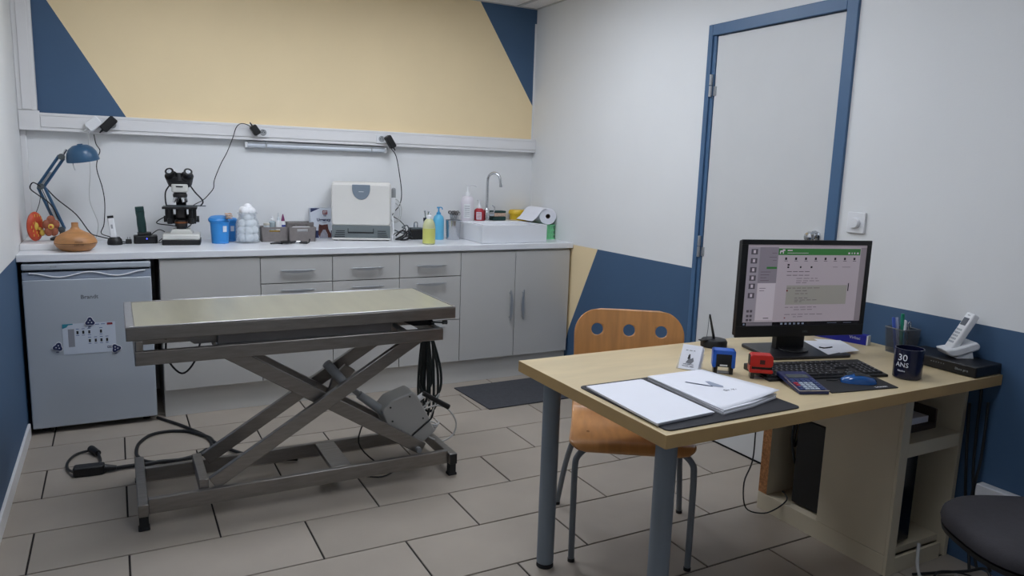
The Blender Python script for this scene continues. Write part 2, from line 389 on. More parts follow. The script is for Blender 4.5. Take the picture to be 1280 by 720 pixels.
tag(pl, 'continuous white plinth board along the foot of the base cabinets', 'plinth')
# fridge
FX0, FX1 = -3.122, -2.566
T = thing('fridge', 'white under-counter fridge at the left end of the worktop', 'fridge', ((FX0+FX1)/2, -0.3, 0))
obj('cabinet_body', MB(T).box(FX0+0.004, FX1-0.004, -0.555, -0.03, 0.03, 0.822), frid, T, bev=0.004)
obj('top_panel', MB(T).box(FX0, FX1, -0.61, -0.02, 0.822, 0.853), frid, T, bev=0.006)
obj('door', MB(T).box(FX0, FX1, -0.61, -0.56, 0.03, 0.775), frid, T, bev=0.005)
gr_ = MB(T); pr = []; n = 32
pr = [(FX0, 0.813), (FX0, 0.775)] + [(FX1, 0.775), (FX1, 0.813)]
obj('handle_strip', MB(T).prism(pr, -0.603, -0.56, 'y'), frid2, T, bev=0.003)
wv = [(FX0+0.03+0.50*i/24, -0.606, 0.787 - 0.0105*math.cos(2*PI*(i/24)*2) * (1) + 0.004) for i in range(25)]
wv = [(x, y, 0.797 - 0.011*(-math.cos(4*PI*i/24))*(-1 if 0 else 1)) for i, (x, y, z) in enumerate(wv)]
obj('grip_edge', MB(T).tube(wv, 0.0032, sub=2), whitep, T)
obj('gap_shade', MB(T).box(FX0+0.006, FX1-0.006, -0.585, -0.03, 0.813, 0.8225), gap, T)  # dark strip paints in the shade of the gap under the top panel
for x in (FX0+0.05, FX1-0.05):
    for y in (-0.53, -0.08): obj('foot', MB(T).cyl((x, y, 0), (x, y, 0.032), 0.018, seg=12), blk, T)
inkb = M('navy ink', (34, 44, 84), 0.6); inkk = M('black ink', (26, 26, 30), 0.6); inkg = M('grey ink', (110, 112, 118), 0.6)
def put_text(T, s, size, mat, m, bold=0.0, name='lettering', align='CENTER'):
    mb = text_mb(s, size, mat=m, bold=bold, align=align); mb.v = [v - Vector(T.location) for v in mb.v] if T.get('_w') else mb.v
    return obj(name, mb, mat, T)
T['_w'] = 1
put_text(T, 'Brandt', 0.028, inkg, Matrix.Translation((-2.846, -0.6104, 0.683)) @ FRONT, 0.0006)
put_text(T, 'Brandt', 0.010, inkg, Matrix.Translation((-2.99, -0.6104, 0.838)) @ FRONT)
del T['_w']
# sheet held by magnets
teal = M('print teal', (40, 130, 150), 0.7); red = M('print dark red', (130, 40, 52), 0.7); blu = M('print blue', (50, 78, 140), 0.7); gry = M('print grey', (140, 142, 150), 0.7)
T = thing('calendar_sheet', 'printed white sheet with rows of small pictures, held on the fridge door by magnets', 'poster', (-2.855, -0.6108, 0.475), 0)
obj('sheet', MB().box(-0.115, 0.115, -0.0006, 0.0, -0.078, 0.077), M('sheet paper', (196, 204, 216), 0.6, var=0.01), T)
def flat(name, rects, mat, T, y=-0.0009, th=0.0003):
    m = MB()
    for r in rects: m.box(r[0], r[1], y, y+th, r[2], r[3])
    return obj(name, m, mat, T)
obj('corner_print', MB().prism([(-0.115, 0.077), (-0.115, 0.054), (-0.097, 0.06), (-0.09, 0.070), (-0.07, 0.072), (-0.07, 0.077)], -0.0009, -0.0006, 'y'), teal, T)
flat('bar_print', [(-0.092, -0.065, -0.04, 0.05)], gry, T)
random.seed(3)
cols = [(-0.052, .045, -.0), (-0.027, .045, 0), (-0.001, .045, 0), (-0.001, .0, -1), (0.025, .0, -1), (0.05, .045, 0), (0.05, 0, -1), (0.075, .0, -1)]
flat('picture_print', [(x-0.004, x+0.005, z-0.022, z-0.006) for x, z, _ in cols] , inkk, T)
flat('caption_print', [(x-0.006, x+0.007, z+0.002, z+0.005) for x, z, _ in cols] + [(x-0.006, x+0.007, z-0.030, z-0.0275) for x, z, _ in cols] + [(0.02, 0.045, 0.066, 0.069), (0.052, 0.07, 0.066, 0.069)], blu, T)
flat('red_print', [(0.078, 0.103, 0.062, 0.073)], red, T); flat('logo_print', [(0.075, 0.105, -0.058, -0.047)], inkb, T, y=-0.0009)
flat('logo_letters', [(0.077, 0.085, -0.0535, -0.0505), (0.087, 0.095, -0.0535, -0.0505), (0.097, 0.104, -0.0535, -0.0505)], paper, T, y=-0.0012)
def magnet(x, z, rot, label):
    T = thing('fridge_magnet', label, 'magnet', (x, -0.6122, z), 0, group=None)
    m = MB(); m.m = Matrix.Rotation(rot, 4, 'Y')
    def lobes(k): 
        o = []
        for i in range(36):
            t = 2*PI*i/36; r = k*(0.0165+0.0035*math.cos(3*(t-PI/2))); o.append((1.15*r*math.cos(t), 1.15*r*math.sin(t)))
        return o
    m.prism(lobes(1.12), 0, -0.003, 'y'); obj('border', m, whitep, T)
    m = MB(); m.m = Matrix.Rotation(rot, 4, 'Y'); m.prism(lobes(1.0), -0.003, -0.0036, 'y'); obj('blue_print', m, inkb, T)
    m = MB(); m.m = Matrix.Rotation(rot, 4, 'Y')
    for i in range(3):
        t = PI/2+2*PI*i/3; m.cyl((0.008*math.cos(t), -0.0036, 0.008*math.sin(t)), (0.008*math.cos(t), -0.0042, 0.008*math.sin(t)), 0.0028, seg=10)
    obj('white_print', m, whitep, T)
    m = MB().box(-0.008, 0.004, -0.0025, 0, -0.027, -0.023) ; m.v = [v for v in m.v]; obj('tail_print', m, inkb, T)
magnet(-2.850, 0.558, 0, 'three-lobed blue and white magnet at the top edge of the printed sheet')
magnet(-2.993, 0.440, 0.3, 'three-lobed blue and white magnet left of the printed sheet')
magnet(-2.742, 0.413, -0.5, 'three-lobed blue and white magnet at the lower right corner of the printed sheet')
# ------------------------------------------------------------------ strip light under the trunking
T = thing('strip_light', 'slim unlit strip light mounted under the wall trunking', 'lamp', (-1.555, -0.03, 1.455))
obj('batten', MB().box(-0.44, 0.44, -0.012, 0.028, 0.018, 0.036), greyp, T, bev=0.002)
obj('tube_cover', MB().cyl((-0.44, -0.004, 0.012), (0.42, -0.004, 0.012), 0.013, seg=14), M('frosted tube', (206, 212, 220), 0.15, var=0.01), T)
for x in (-0.445, 0.425): obj('end_cap', MB().cbox((x, 0.002, 0.014), (0.014, 0.034, 0.034)), whitep, T, bev=0.003)
for x in (-0.33, 0.33): obj('clip', MB().cbox((x, -0.002, 0.022), (0.006, 0.034, 0.034)), greyp, T, bev=0.001)
# ------------------------------------------------------------------ plug adapters and cables on the trunking
def adapter(name, loc, rot, dims, mat, label, pts=None, r=0.0025, cm=None):
    T = thing(name, label, 'plug', loc)
    R_ = Matrix.Rotation(rot, 4, 'Y')
    m = MB(); m.m = R_; m.prism(rrect(-dims[0]/2, dims[0]/2, -dims[2]/2, dims[2]/2, 0.010), 0.0, -dims[1], 'y'); obj('housing', m, mat, T, bev=0.004)
    if pts: obj('cord', MB(T).tube(pts, r, sub=5), cm or cablem, T)
    m = MB(); m.m = R_; m.cyl((0, -dims[1]*0.5, -dims[2]/2+0.002), (0, -dims[1]*0.5, -dims[2]/2-0.022), 0.006, 0.003, seg=10); obj('strain_relief', m, mat, T)
    return T
adapter('power_adapter', (-2.722, -0.067, 1.548), 0.75, (0.045, 0.04, 0.09), blk, 'black plug adapter in the double socket above the blue lamp', [(-2.795, -0.09, 1.489), (-2.788, -0.09, 1.438), (-2.771, -0.09, 1.404), (-2.784, -0.09, 1.361), (-2.791, -0.09, 1.3), (-2.769, -0.09, 1.2), (-2.762, -0.09, 1.112), (-2.771, -0.09, 1.002), (-2.786, -0.09, 0.948)] + [(-2.72,-0.17,0.93),(-2.70,-0.2,0.905),(-2.66,-0.2,0.904)])
adapter('white_plug', (-2.795, -0.067, 1.545), 0.85, (0.055, 0.032, 0.075), whitep, 'white plug with a white cord beside the black adapter above the lamp', [(-2.821, -0.085, 1.5), (-2.824, -0.085, 1.415), (-2.823, -0.085, 1.286), (-2.834, -0.085, 1.134)] + [(-2.80,-0.06,1.0),(-2.82,-0.06,0.905)], 0.002, wcable)
adapter('power_adapter', (-1.955, -0.067, 1.556), PI-0.6, (0.04, 0.045, 0.06), blk, 'black plug adapter left of the strip light, cord looping down to the microscope', [(-1.982, -0.09, 1.576), (-2.009, -0.09, 1.588), (-2.04, -0.09, 1.587), (-2.063, -0.09, 1.562), (-2.082, -0.09, 1.506), (-2.116, -0.09, 1.421), (-2.153, -0.09, 1.35), (-2.191, -0.09, 1.256), (-2.197, -0.09, 1.21), (-2.22, -0.09, 1.177), (-2.256, -0.09, 1.139)] + [(-2.33,-0.17,1.10),(-2.33,-0.18,1.04)])
adapter('power_adapter', (-1.115, -0.067, 1.525), -0.55, (0.04, 0.045, 0.085), blk, 'black plug adapter at the right end of the strip light', [(-1.112, -0.1, 1.481), (-1.079, -0.1, 1.436), (-1.057, -0.1, 1.333), (-1.039, -0.1, 1.203), (-1.049, -0.1, 1.124), (-1.088, -0.1, 1.071), (-1.098, -0.1, 1.045)] + [(-1.055, -0.12, 1.014), (-1.021, -0.12, 0.966)] + [(-1.10,-0.14,0.93),(-1.12,-0.16,0.908)], 0.003)
def cable(name, pts, r, mat, label, cat='cable', **k):
    return tag(obj(name, MB().tube(pts, r, **k), mat), label, cat)
# ------------------------------------------------------------------ blue desk lamp
T = thing('desk_lamp', 'blue spring-arm desk lamp with a domed shade in the left corner', 'lamp', (-2.965, -0.24, 0.932))
J0 = Vector((-2.965, -0.24, 0.985)); J1 = [(-3.045, -0.24, 1.21)][0]; J1 = Vector(J1); J2 = Vector([(-2.943, -0.28, 1.364)][0]); 
obj('base', MB(T).lathe([(0.055, 0.932), (0.055, 0.942), (0.04, 0.95), (0.012, 0.955), (0.01, 0.99)], (J0.x, J0.y, 0)), blk, T)
a = MB(T)
def bar2(m, A, B, off): 
    d = (B-A).normalized(); s = d.cross(Vector((0, 1, 0))).normalized()*off
    m.cyl(A+s, B+s, 0.0075, seg=8).cyl(A-s, B-s, 0.0075, seg=8)
bar2(a, J0, J1, 0.014); obj('lower_arm', a, lampb, T)
a = MB(T); bar2(a, J1, J2, 0.012); obj('upper_arm', a, lampb, T)
for A, B in ((J0, J1), (J1, J2)):
    A2 = A.lerp(B, 0.08); B2 = A.lerp(B, 0.5); m = MB(T); d = (B2-A2); pts = []
    for i in range(72):
        t = i/71; pts.append(A2 + d*t + Vector((math.cos(i*1.2), math.sin(i*1.2), 0))*0.006 + Vector((0, -0.012, 0)))
    obj('spring', m.tube(pts, 0.0014, seg=4, sub=1), handm, T)
for J in (J0, J1, J2):
    obj('joint', MB(T).cyl(J+Vector((0, -0.014, 0)), J+Vector((0, 0.014, 0)), 0.016, seg=14).cyl(J+Vector((0, -0.022, 0)), J+Vector((0, -0.014, 0)), 0.007, seg=8), dgreyp, T)
hc = Vector([(-2.849, -0.28, 1.38)][0]) + Vector((0, 0, -0.008)); tilt = Matrix.Rotation(math.radians(-9), 3, 'Y') @ Matrix.Rotation(math.radians(6), 3, 'X')
pr = [(0.012, 0.068), (0.035, 0.064), (0.055, 0.050), (0.068, 0.030), (0.074, 0.005), (0.076, -0.014)]
pr = [(r*1.02, z) for r, z in pr]
obj('lamp_shade', MB(T).lathe(pr+[(r-0.002, z-0.002) for r, z in pr[::-1]], hc+Vector((0, 0, -0.01)), seg=32, cap=False, mat=tilt).lathe([(0.013, 0.055), (0.013, 0.062)], hc, mat=tilt), lampb, T)
obj('bulb', MB(T).ball(hc+Vector((0, 0, 0.0)), 0.026, sq=(1, 1, 1.1)), whitep, T)
obj('neck', MB(T).tube([J2, J2+Vector((0.018, 0, 0.03)), hc+Vector((-0.07, 0, 0.03))], 0.006), chrome, T)
obj('switch_rod', MB(T).tube([hc+Vector((-0.045, -0.04, -0.02)), hc+Vector((-0.042, -0.045, -0.05)), hc+Vector((-0.036, -0.045, -0.075))], 0.0022), chrome, T)
obj('cord', MB(T).tube([J1+Vector((0, -0.02, 0)), J1+Vector((-0.03, -0.03, 0.02)), J1+Vector((-0.045, -0.03, -0.01)), J1+Vector((-0.01, -0.03, -0.045)), J1+Vector((0.03, -0.02, -0.08)), J0.lerp(J1, 0.45)+Vector((0.01, -0.02, 0)), J0.lerp(J1, 0.15), J0+Vector((-0.02, -0.02, -0.02))], 0.003), cablem, T)
obj('mains_cord', MB(T).tube([J1+Vector((0.01, 0, 0.01))] + [(-2.984, -0.2, 1.147), (-2.898, -0.2, 1.063), (-2.84, -0.2, 0.968), (-2.804, -0.2, 0.946)] + [(-2.69, -0.2, 0.915), (-2.66, -0.15, 0.904)], 0.003), cablem, T)
# hanging toys
def hang(name, label, c, build, top):
    T = thing(name, label, 'toy', c); build(T)
    obj('cord', MB().tube([Vector((0, 0, 0.05)), (Vector(top)-Vector(c))*0.5+Vector((0.008, 0, 0.02)), Vector(top)-Vector(c)], 0.0018), cablem, T)
redt = M('donut red glaze', (192, 74, 44), 0.5, var=0.12, scale=40); browt = M('toy brown', (150, 84, 58), 0.6, var=0.15, scale=40); yelt = M('toy yellow', (222, 190, 84), 0.5)
c1 = [(-3.075, -0.33, 1.011)][0]; c2 = [(-3.006, -0.33, 1.011)][0]
def donut(T):
    m = MB()
    m.m = Matrix.Rotation(1.08, 4, 'Z') @ Matrix.Diagonal((1.0, 0.6, 1.25, 1))
    R, r = 0.036, 0.024
    vs = []; fs = []; A_, B_ = 28, 12
    for i in range(A_):
        for j in range(B_):
            a, b = 2*PI*i/A_, 2*PI*j/B_; vs.append(((R+r*math.cos(b))*math.cos(a), r*math.sin(b), (R+r*math.cos(b))*math.sin(a)))
            fs.append((i*B_+j, ((i+1) % A_)*B_+j, ((i+1) % A_)*B_+(j+1) % B_, i*B_+(j+1) % B_))
    m.add(vs, fs); obj('ring', m, redt, T)
    s_ = MB(); s_.m = m.m
    random.seed(5)
    for i in range(16):
        a = 2*PI*i/16; rr = R+random.uniform(-0.012, 0.014); s_.cbox((rr*math.cos(a), -r*0.93, rr*math.sin(a)), (0.003, 0.004, 0.010))
    obj('sprinkles', s_, yelt, T)
    f = MB(); f.m = m.m; f.ball((0, -0.012, 0), 0.016, sq=(1, 0.5, 1)); obj('centre', f, yelt, T)
def flower(T):
    m = MB(); m.m = Matrix.Rotation(0.5, 4, 'Z')
    for i in range(5):
        a = 2*PI*i/5+0.3; m.ball((0.022*math.cos(a), 0, 0.032*math.sin(a)), 0.021, sq=(1, 0.6, 1.15))
    obj('body', m, browt, T)
    m = MB(); m.ball((0, -0.016, 0), 0.014, sq=(1, 0.5, 1)); obj('face', m, yelt, T)
    m = MB(); m.ball((0, -0.024, 0), 0.006, sq=(1, 0.5, 1)); obj('nose', m, redt, T)
    m = MB(); m.ball((-0.04, 0.0, -0.032), 0.012, sq=(1, 0.6, 1.4)).ball((-0.05, 0.0, -0.012), 0.008); obj('tail', m, yelt, T)
hang('donut_toy', 'red ring-shaped toy with pale stripes hanging from the lamp arm', c1, donut, J1)
hang('flower_toy', 'brown and yellow flower-shaped toy hanging beside the red ring toy', c2, flower, J1)
# ------------------------------------------------------------------ wooden diffuser
T = thing('aroma_diffuser', 'onion-shaped wood-grain aroma diffuser at the left end of the worktop', 'diffuser', (-2.895, -0.478, 0.9))
wood = M('diffuser wood', (178, 126, 78), 0.45, var=0.28, scale=9, stretch=(1, 1, 5))
lo = [(0.05, 0.0), (0.066, 0.004), (0.084, 0.02), (0.0955, 0.040)]; up = [(0.0955, 0.042), (0.094, 0.052), (0.083, 0.072), (0.062, 0.088), (0.038, 0.099), (0.022, 0.109), (0.0155, 0.122), (0.0155, 0.142), (0.011, 0.142), (0.010, 0.125)]
obj('body', MB().lathe(lo, seg=40), wood, T); obj('seam', MB().lathe([(0.0945, 0.0395), (0.0945, 0.0425)], seg=40), gap, T); obj('cover', MB().lathe(up, seg=40), wood, T)
for i, (s_, z) in enumerate((('AROMA', 0.052), ('DIFFUSER', 0.036))):
    def wp(v, z=z):
        a = v.x/0.094 - PI/2 + 0.18; zz = z+v.y; R = 0.0962+v.z if zz < 0.052 else 0.0955
        return Vector((R*math.cos(a), R*math.sin(a), zz))
    obj('lettering', text_mb(s_, 0.010, warp=wp), M('engraved brown', (96, 58, 30), 0.7), T)
# ------------------------------------------------------------------ clippers
T = thing('trimmer', 'small white trimmer standing in a black round charging cup', 'trimmer', (-2.722, -0.225, 0.9))
obj('charging_cup', MB().lathe([(0.036, 0), (0.038, 0.012), (0.034, 0.03), (0.024, 0.042), (0.016, 0.042)]), blk, T)
m = MB(); m.m = Matrix.Translation((-0.004, 0, 0.03)) @ Matrix.Rotation(-0.10, 4, 'Y'); m.prism(rrect(-0.016, 0.016, -0.012, 0.012, 0.008), 0, 0.115); obj('body', m, whitep, T, bev=0.003)
m = MB(); m.m = Matrix.Translation((-0.004, 0, 0.03)) @ Matrix.Rotation(-0.10, 4, 'Y'); m.box(-0.015, 0.015, -0.010, 0.008, 0.115, 0.128); obj('blade', m, blk, T, bev=0.001)
m = MB(); m.m = Matrix.Translation((-0.004, 0, 0.03)) @ Matrix.Rotation(-0.10, 4, 'Y'); m.cbox((0, -0.0125, 0.07), (0.009, 0.003, 0.022)); obj('switch', m, greyp, T, bev=0.001)
T = thing('clipper', 'dark green and black clipper standing in its charging dock left of the microscope', 'trimmer', (-2.570, -0.175, 0.9))
obj('dock', MB().prism(rrect(-0.06, 0.06, -0.035, 0.04, 0.012), 0, 0.045), blk, T, bev=0.004)
obj('dock_recess', MB().prism(rrect(-0.04, 0.03, -0.03, 0.03, 0.012), 0.045, 0.062), blk, T, bev=0.004)
gn = M('dark green body', (26, 58, 56), 0.4)
m = MB(); m.m = Matrix.Translation((-0.012, 0, 0.04)) @ Matrix.Rotation(-0.08, 4, 'Y')
m.lathe([(0.019, 0), (0.022, 0.03), (0.023, 0.07), (0.021, 0.11), (0.023, 0.135)], seg=20); obj('body', m, gn, T)
m = MB(); m.m = Matrix.Translation((-0.012, 0, 0.04)) @ Matrix.Rotation(-0.08, 4, 'Y'); m.prism(rrect(-0.022, 0.022, -0.016, 0.014, 0.003), 0.135, 0.165); obj('head', m, gn, T, bev=0.003)
obj('charge_light', MB().cyl((0.005, -0.0355, 0.028), (0.005, -0.037, 0.028), 0.003, seg=10), M('blue led', (70, 80, 255), 0.3, emit=3.0), T)
T = thing('small_plug', 'small black plug lying between the trimmer and the clipper', 'plug', (-2.655, -0.19, 0.9))
obj('housing', MB().cbox((0, 0, 0.013), (0.03, 0.022, 0.026)), blk, T, bev=0.004); obj('pins', MB().cyl((-0.006, 0, 0.026), (-0.006, 0, 0.038), 0.002, seg=6).cyl((0.006, 0, 0.026), (0.006, 0, 0.038), 0.002, seg=6), chrome, T)
# ------------------------------------------------------------------ microscope
T = thing('microscope', 'black and white binocular microscope standing on the worktop', 'microscope', (-2.386, -0.22, 0.9), -0.12)
mic = M('microscope white', (206, 206, 200), 0.4, var=0.02)
obj('foot', MB().prism(rrect(-0.098, 0.098, -0.10, 0.09, 0.012), 0, 0.028), blk, T, bev=0.003)
m = MB().box(-0.096, 0.096, -0.098, 0.085, 0.028, 0.06); obj('base', m, mic, T, bev=0.008)
obj('base_top', MB().prism([(-0.06, 0.06), (0.06, 0.06), (0.045, 0.085), (-0.045, 0.085)], -0.06, 0.07, 'y'), mic, T, bev=0.003)
obj('field_lamp', MB().cyl((0, -0.03, 0.083), (0, -0.03, 0.10), 0.026, seg=20), blk, T)
obj('condenser', MB().cyl((0, -0.03, 0.10), (0, -0.03, 0.135), 0.032, seg=20).cyl((0, -0.03, 0.15), (0, -0.03, 0.20), 0.026, seg=20), M('condenser dark', (34, 28, 26), 0.5), T)
obj('condenser_ring', MB().cyl((0, -0.03, 0.118), (0, -0.03, 0.126), 0.034, seg=20), M('copper ring', (150, 90, 50), 0.4, metal=0.6), T)
obj('arm', MB().prism([(0.085, 0.06), (0.035, 0.06), (0.03, 0.22), (0.0, 0.265), (-0.03, 0.27), (-0.03, 0.30), (0.06, 0.30), (0.085, 0.24)], -0.026, 0.026, 'x'), blk, T, bev=0.004)
obj('stage', MB().box(-0.092, 0.085, -0.085, 0.04, 0.198, 0.21), blk, T, bev=0.002)
obj('slide_holder', MB().box(-0.075, 0.10, 0.0, 0.02, 0.210, 0.216).box(-0.04, 0.045, -0.055, -0.05, 0.21, 0.215).box(0.06, 0.13, 0.0, 0.012, 0.21, 0.215), dgreyp, T)
for sx in (-1, 1):
    obj('focus_knob', MB().cyl((sx*0.026, 0.045, 0.135), (sx*0.075, 0.045, 0.135), 0.027, seg=20).cyl((sx*0.075, 0.045, 0.135), (sx*0.092, 0.045, 0.135), 0.018, seg=20), blk, T)
    obj('stage_bracket', MB().box(sx*0.06-0.02, sx*0.06+0.02, -0.04, 0.0, 0.13, 0.198), blk, T, bev=0.003)
    obj('stage_post', MB().cyl((sx*0.055, -0.055, 0.125), (sx*0.055, -0.055, 0.20), 0.007, seg=10).cyl((sx*0.055, -0.055, 0.115), (sx*0.055, -0.055, 0.145), 0.013, seg=14), blk, T)
obj('nosepiece', MB().lathe([(0.036, 0.262), (0.038, 0.275), (0.03, 0.29)], (0, -0.03, 0)), blk, T)
for i in range(4):
    a = 2*PI*i/4+0.5; dx, dy = math.cos(a)*0.022, math.sin(a)*0.022
    obj('objective', MB().cyl((dx, -0.03+dy, 0.27), (dx*1.7, -0.03+dy*1.7, 0.235), 0.011, 0.007, seg=12), chrome, T)
obj('head_body', MB().prism(rrect(-0.042, 0.042, -0.075, 0.03, 0.014), 0.29, 0.335), mic, T, bev=0.006)
obj('head_slot', MB().box(-0.018, 0.018, -0.0765, -0.075, 0.318, 0.325), blk, T)
obj('head_prism', MB().prism([(-0.05, 0.335), (0.05, 0.335), (0.058, 0.352), (0.03, 0.375), (-0.03, 0.375), (-0.058, 0.352)], -0.07, 0.025, 'y'), blk, T, bev=0.005)
for sx in (-1, 1):
    A_ = Vector((sx*0.036, -0.03, 0.362)); d = Vector((sx*0.16, -0.80, 0.60)).normalized()
    e = obj('eyepiece', MB().cyl(A_-d*0.035, A_+d*0.032, 0.033, seg=20).cyl(A_+d*0.03, A_+d*0.055, 0.019, seg=20).cyl(A_+d*0.055, A_+d*0.072, 0.021, 0.023, seg=20), blk, T)
    obj('lens', MB().cyl(A_+d*0.0722, A_+d*0.0728, 0.0125, seg=20), M('lens pale', (196, 200, 204), 0.1, var=0.3, scale=90), e)
obj('head_centre', MB().cyl((0, -0.055, 0.35), (0, -0.045, 0.392), 0.022, seg=16), blk, T)
for sx in (-1, 1):
    obj('cable', MB().tube([(sx*0.05, 0.0, 0.33), (sx*0.075, 0.01, 0.29), (sx*(0.078 if sx < 0 else 0.115), 0.01, 0.24), (sx*(0.075 if sx < 0 else 0.10), 0.03, 0.21)], 0.004), cablem, T)
obj('mains_cable', MB().tube([(0.06, 0.02, 0.13), (0.03, 0.02, 0.09), (-0.06, 0.03, 0.10), (-0.13, 0.02, 0.115), (-0.075, 0.06, 0.15), (-0.05, 0.04, 0.13)], 0.003), cablem, T)
cable('mains_cable', [(-2.50,-0.12,0.905),(-2.46,-0.08,0.94),(-2.50,-0.12,0.97),(-2.55,-0.1,0.92),(-2.50,-0.19,0.904),(-2.47,-0.1,0.915)], 0.0025, cablem, 'tangled thin black cable behind the clipper dock and microscope')
# ------------------------------------------------------------------ blue canisters
bluec = M('canister blue', (52, 140, 214), 0.4, var=0.04)
lbl = M('label white', (214, 222, 232), 0.7)
def canister(loc, s, label, tilt_):
    T = thing('canister', label, 'canister', loc, 0, group=None)
    m = MB(); m.m = Matrix.Scale(s, 4); m.lathe([(0.046, 0), (0.0465, 0.004), (0.052, 0.118), (0.055, 0.12), (0.055, 0.126), (0.049, 0.126), (0.045, 0.01), (0.002, 0.008)], seg=32, cap=False); obj('body', m, bluec, T)
    m = MB(); m.m = Matrix.Scale(s, 4) @ Matrix.Translation((-0.006 if tilt_ else 0, 0.01, 0.132)) @ Matrix.Rotation(tilt_, 4, 'X') @ Matrix.Rotation(-tilt_*0.3, 4, 'Y')
    m.lathe([(0.054, -0.004), (0.055, 0.008), (0.046, 0.018), (0.02, 0.022), (0.002, 0.023)], seg=32); obj('lid', m, bluec, T)
    m = MB(); m.m = Matrix.Scale(s, 4); vs = []
    for i in range(5):
        a = -PI/2+0.05+0.11*i+(0.15 if tilt_ else 0); vs += [(0.0535*math.cos(a)*0.985, 0.0535*math.sin(a)*0.985, 0.068), (0.0535*math.cos(a), 0.0535*math.sin(a), 0.102)]
    m.add(vs, [(2*i, 2*i+2, 2*i+3, 2*i+1) for i in range(4)]); obj('label', m, lbl, T)
    m = MB(); m.m = Matrix.Scale(s, 4); m.cyl((-0.01, -0.045, 0.008), (0.02, -0.049, 0.004), 0.006, seg=8); obj('pedal', m, bluec, T)
canister((-2.186, -0.237, 0.9), 1.0, 'large blue canister with a white label and raised lid, right of the microscope', 0.17)
canister((-2.122, -0.125, 0.9), 0.90, 'blue canister partly hidden between the larger blue one and the cotton jar', 0.0)
stick = M('wooden stick', (196, 156, 122), 0.7, rand=0.12)
proto = None
for i in range(12):
    if proto is None:
        proto = tag(obj('wooden_stick', MB().box(-0.0034, 0.0034, -0.035, 0.035, -0.0016, 0.0016), stick, center=None), 'thin wooden stick in the bundle lying on the lid of the blue canister', 'stick', 'wooden sticks on the blue canister'); o = proto
    else: o = dup(proto)
    r_, c_ = divmod(i, 4); o.location = (-2.155+0.0085*c_+0.004*(r_ % 2), -0.262+0.004*random.random(), 1.046+0.012*r_); o.rotation_euler = (random.uniform(-0.03, 0.03), random.uniform(-.6, .6), random.uniform(-0.05, 0.05))
# ------------------------------------------------------------------ jar with cotton balls
T = thing('glass_jar', 'large clear glass jar filled with cotton balls, right of the blue canisters', 'jar', (-2.034, -0.235, 0.9))
cg = M('clear glass', (216, 226, 232), 0.03, var=0.0, alpha=0.26)
o_ = [(0.062, 0.0), (0.067, 0.006), (0.068, 0.10), (0.062, 0.125), (0.050, 0.148), (0.050, 0.163), (0.057, 0.170), (0.057, 0.176)]
i_ = [(0.053, 0.176), (0.047, 0.163), (0.047, 0.148), (0.059, 0.124), (0.065, 0.10), (0.064, 0.010), (0.002, 0.008)]
obj('glass', MB().lathe(o_+i_, seg=36, cap=False).lathe([(0.062, 0.0), (0.002, 0.0)], seg=36, cap=False), cg, T)
cot = M('cotton', (240, 241, 243), 0.95, var=0.03, scale=40, bump=0.8, bscale=120)
random.seed(11); proto = None; k = 0
for z, R_, n in ((0.034, 0.036, 5), (0.034, 0.0, 1), (0.074, 0.036, 5), (0.080, 0.0, 1), (0.112, 0.030, 4), (0.150, 0.016, 3), (0.186, 0.026, 4), (0.204, 0.005, 1)):
    for i in range(n):
        a = 2*PI*i/n+z*30
        if proto is None:
            m = MB(); m.ball((0, 0, 0), 0.0255, seg=16)
            for v in m.v: v *= 1+0.06*math.sin(v.x*260)*math.cos(v.z*230+v.y*200)
            proto = tag(obj('cotton_ball', m, cot, center=None), 'white cotton ball in the glass jar', 'cotton ball', 'cotton balls in the glass jar'); o = proto
        else: o = dup(proto)
        o.location = (-2.034+R_*math.cos(a), -0.235+R_*math.sin(a), 0.9+z); o.rotation_euler = (random.random()*6, random.random()*6, 0)
        o['label'] = 'white cotton ball inside the body of the glass jar' if z < 0.16 else 'white cotton ball heaped above the rim of the glass jar'
        if z < 0.13: o.scale = (0.98, 0.98, 0.98)
        elif z < 0.17: o.scale = (0.86, 0.86, 0.9)
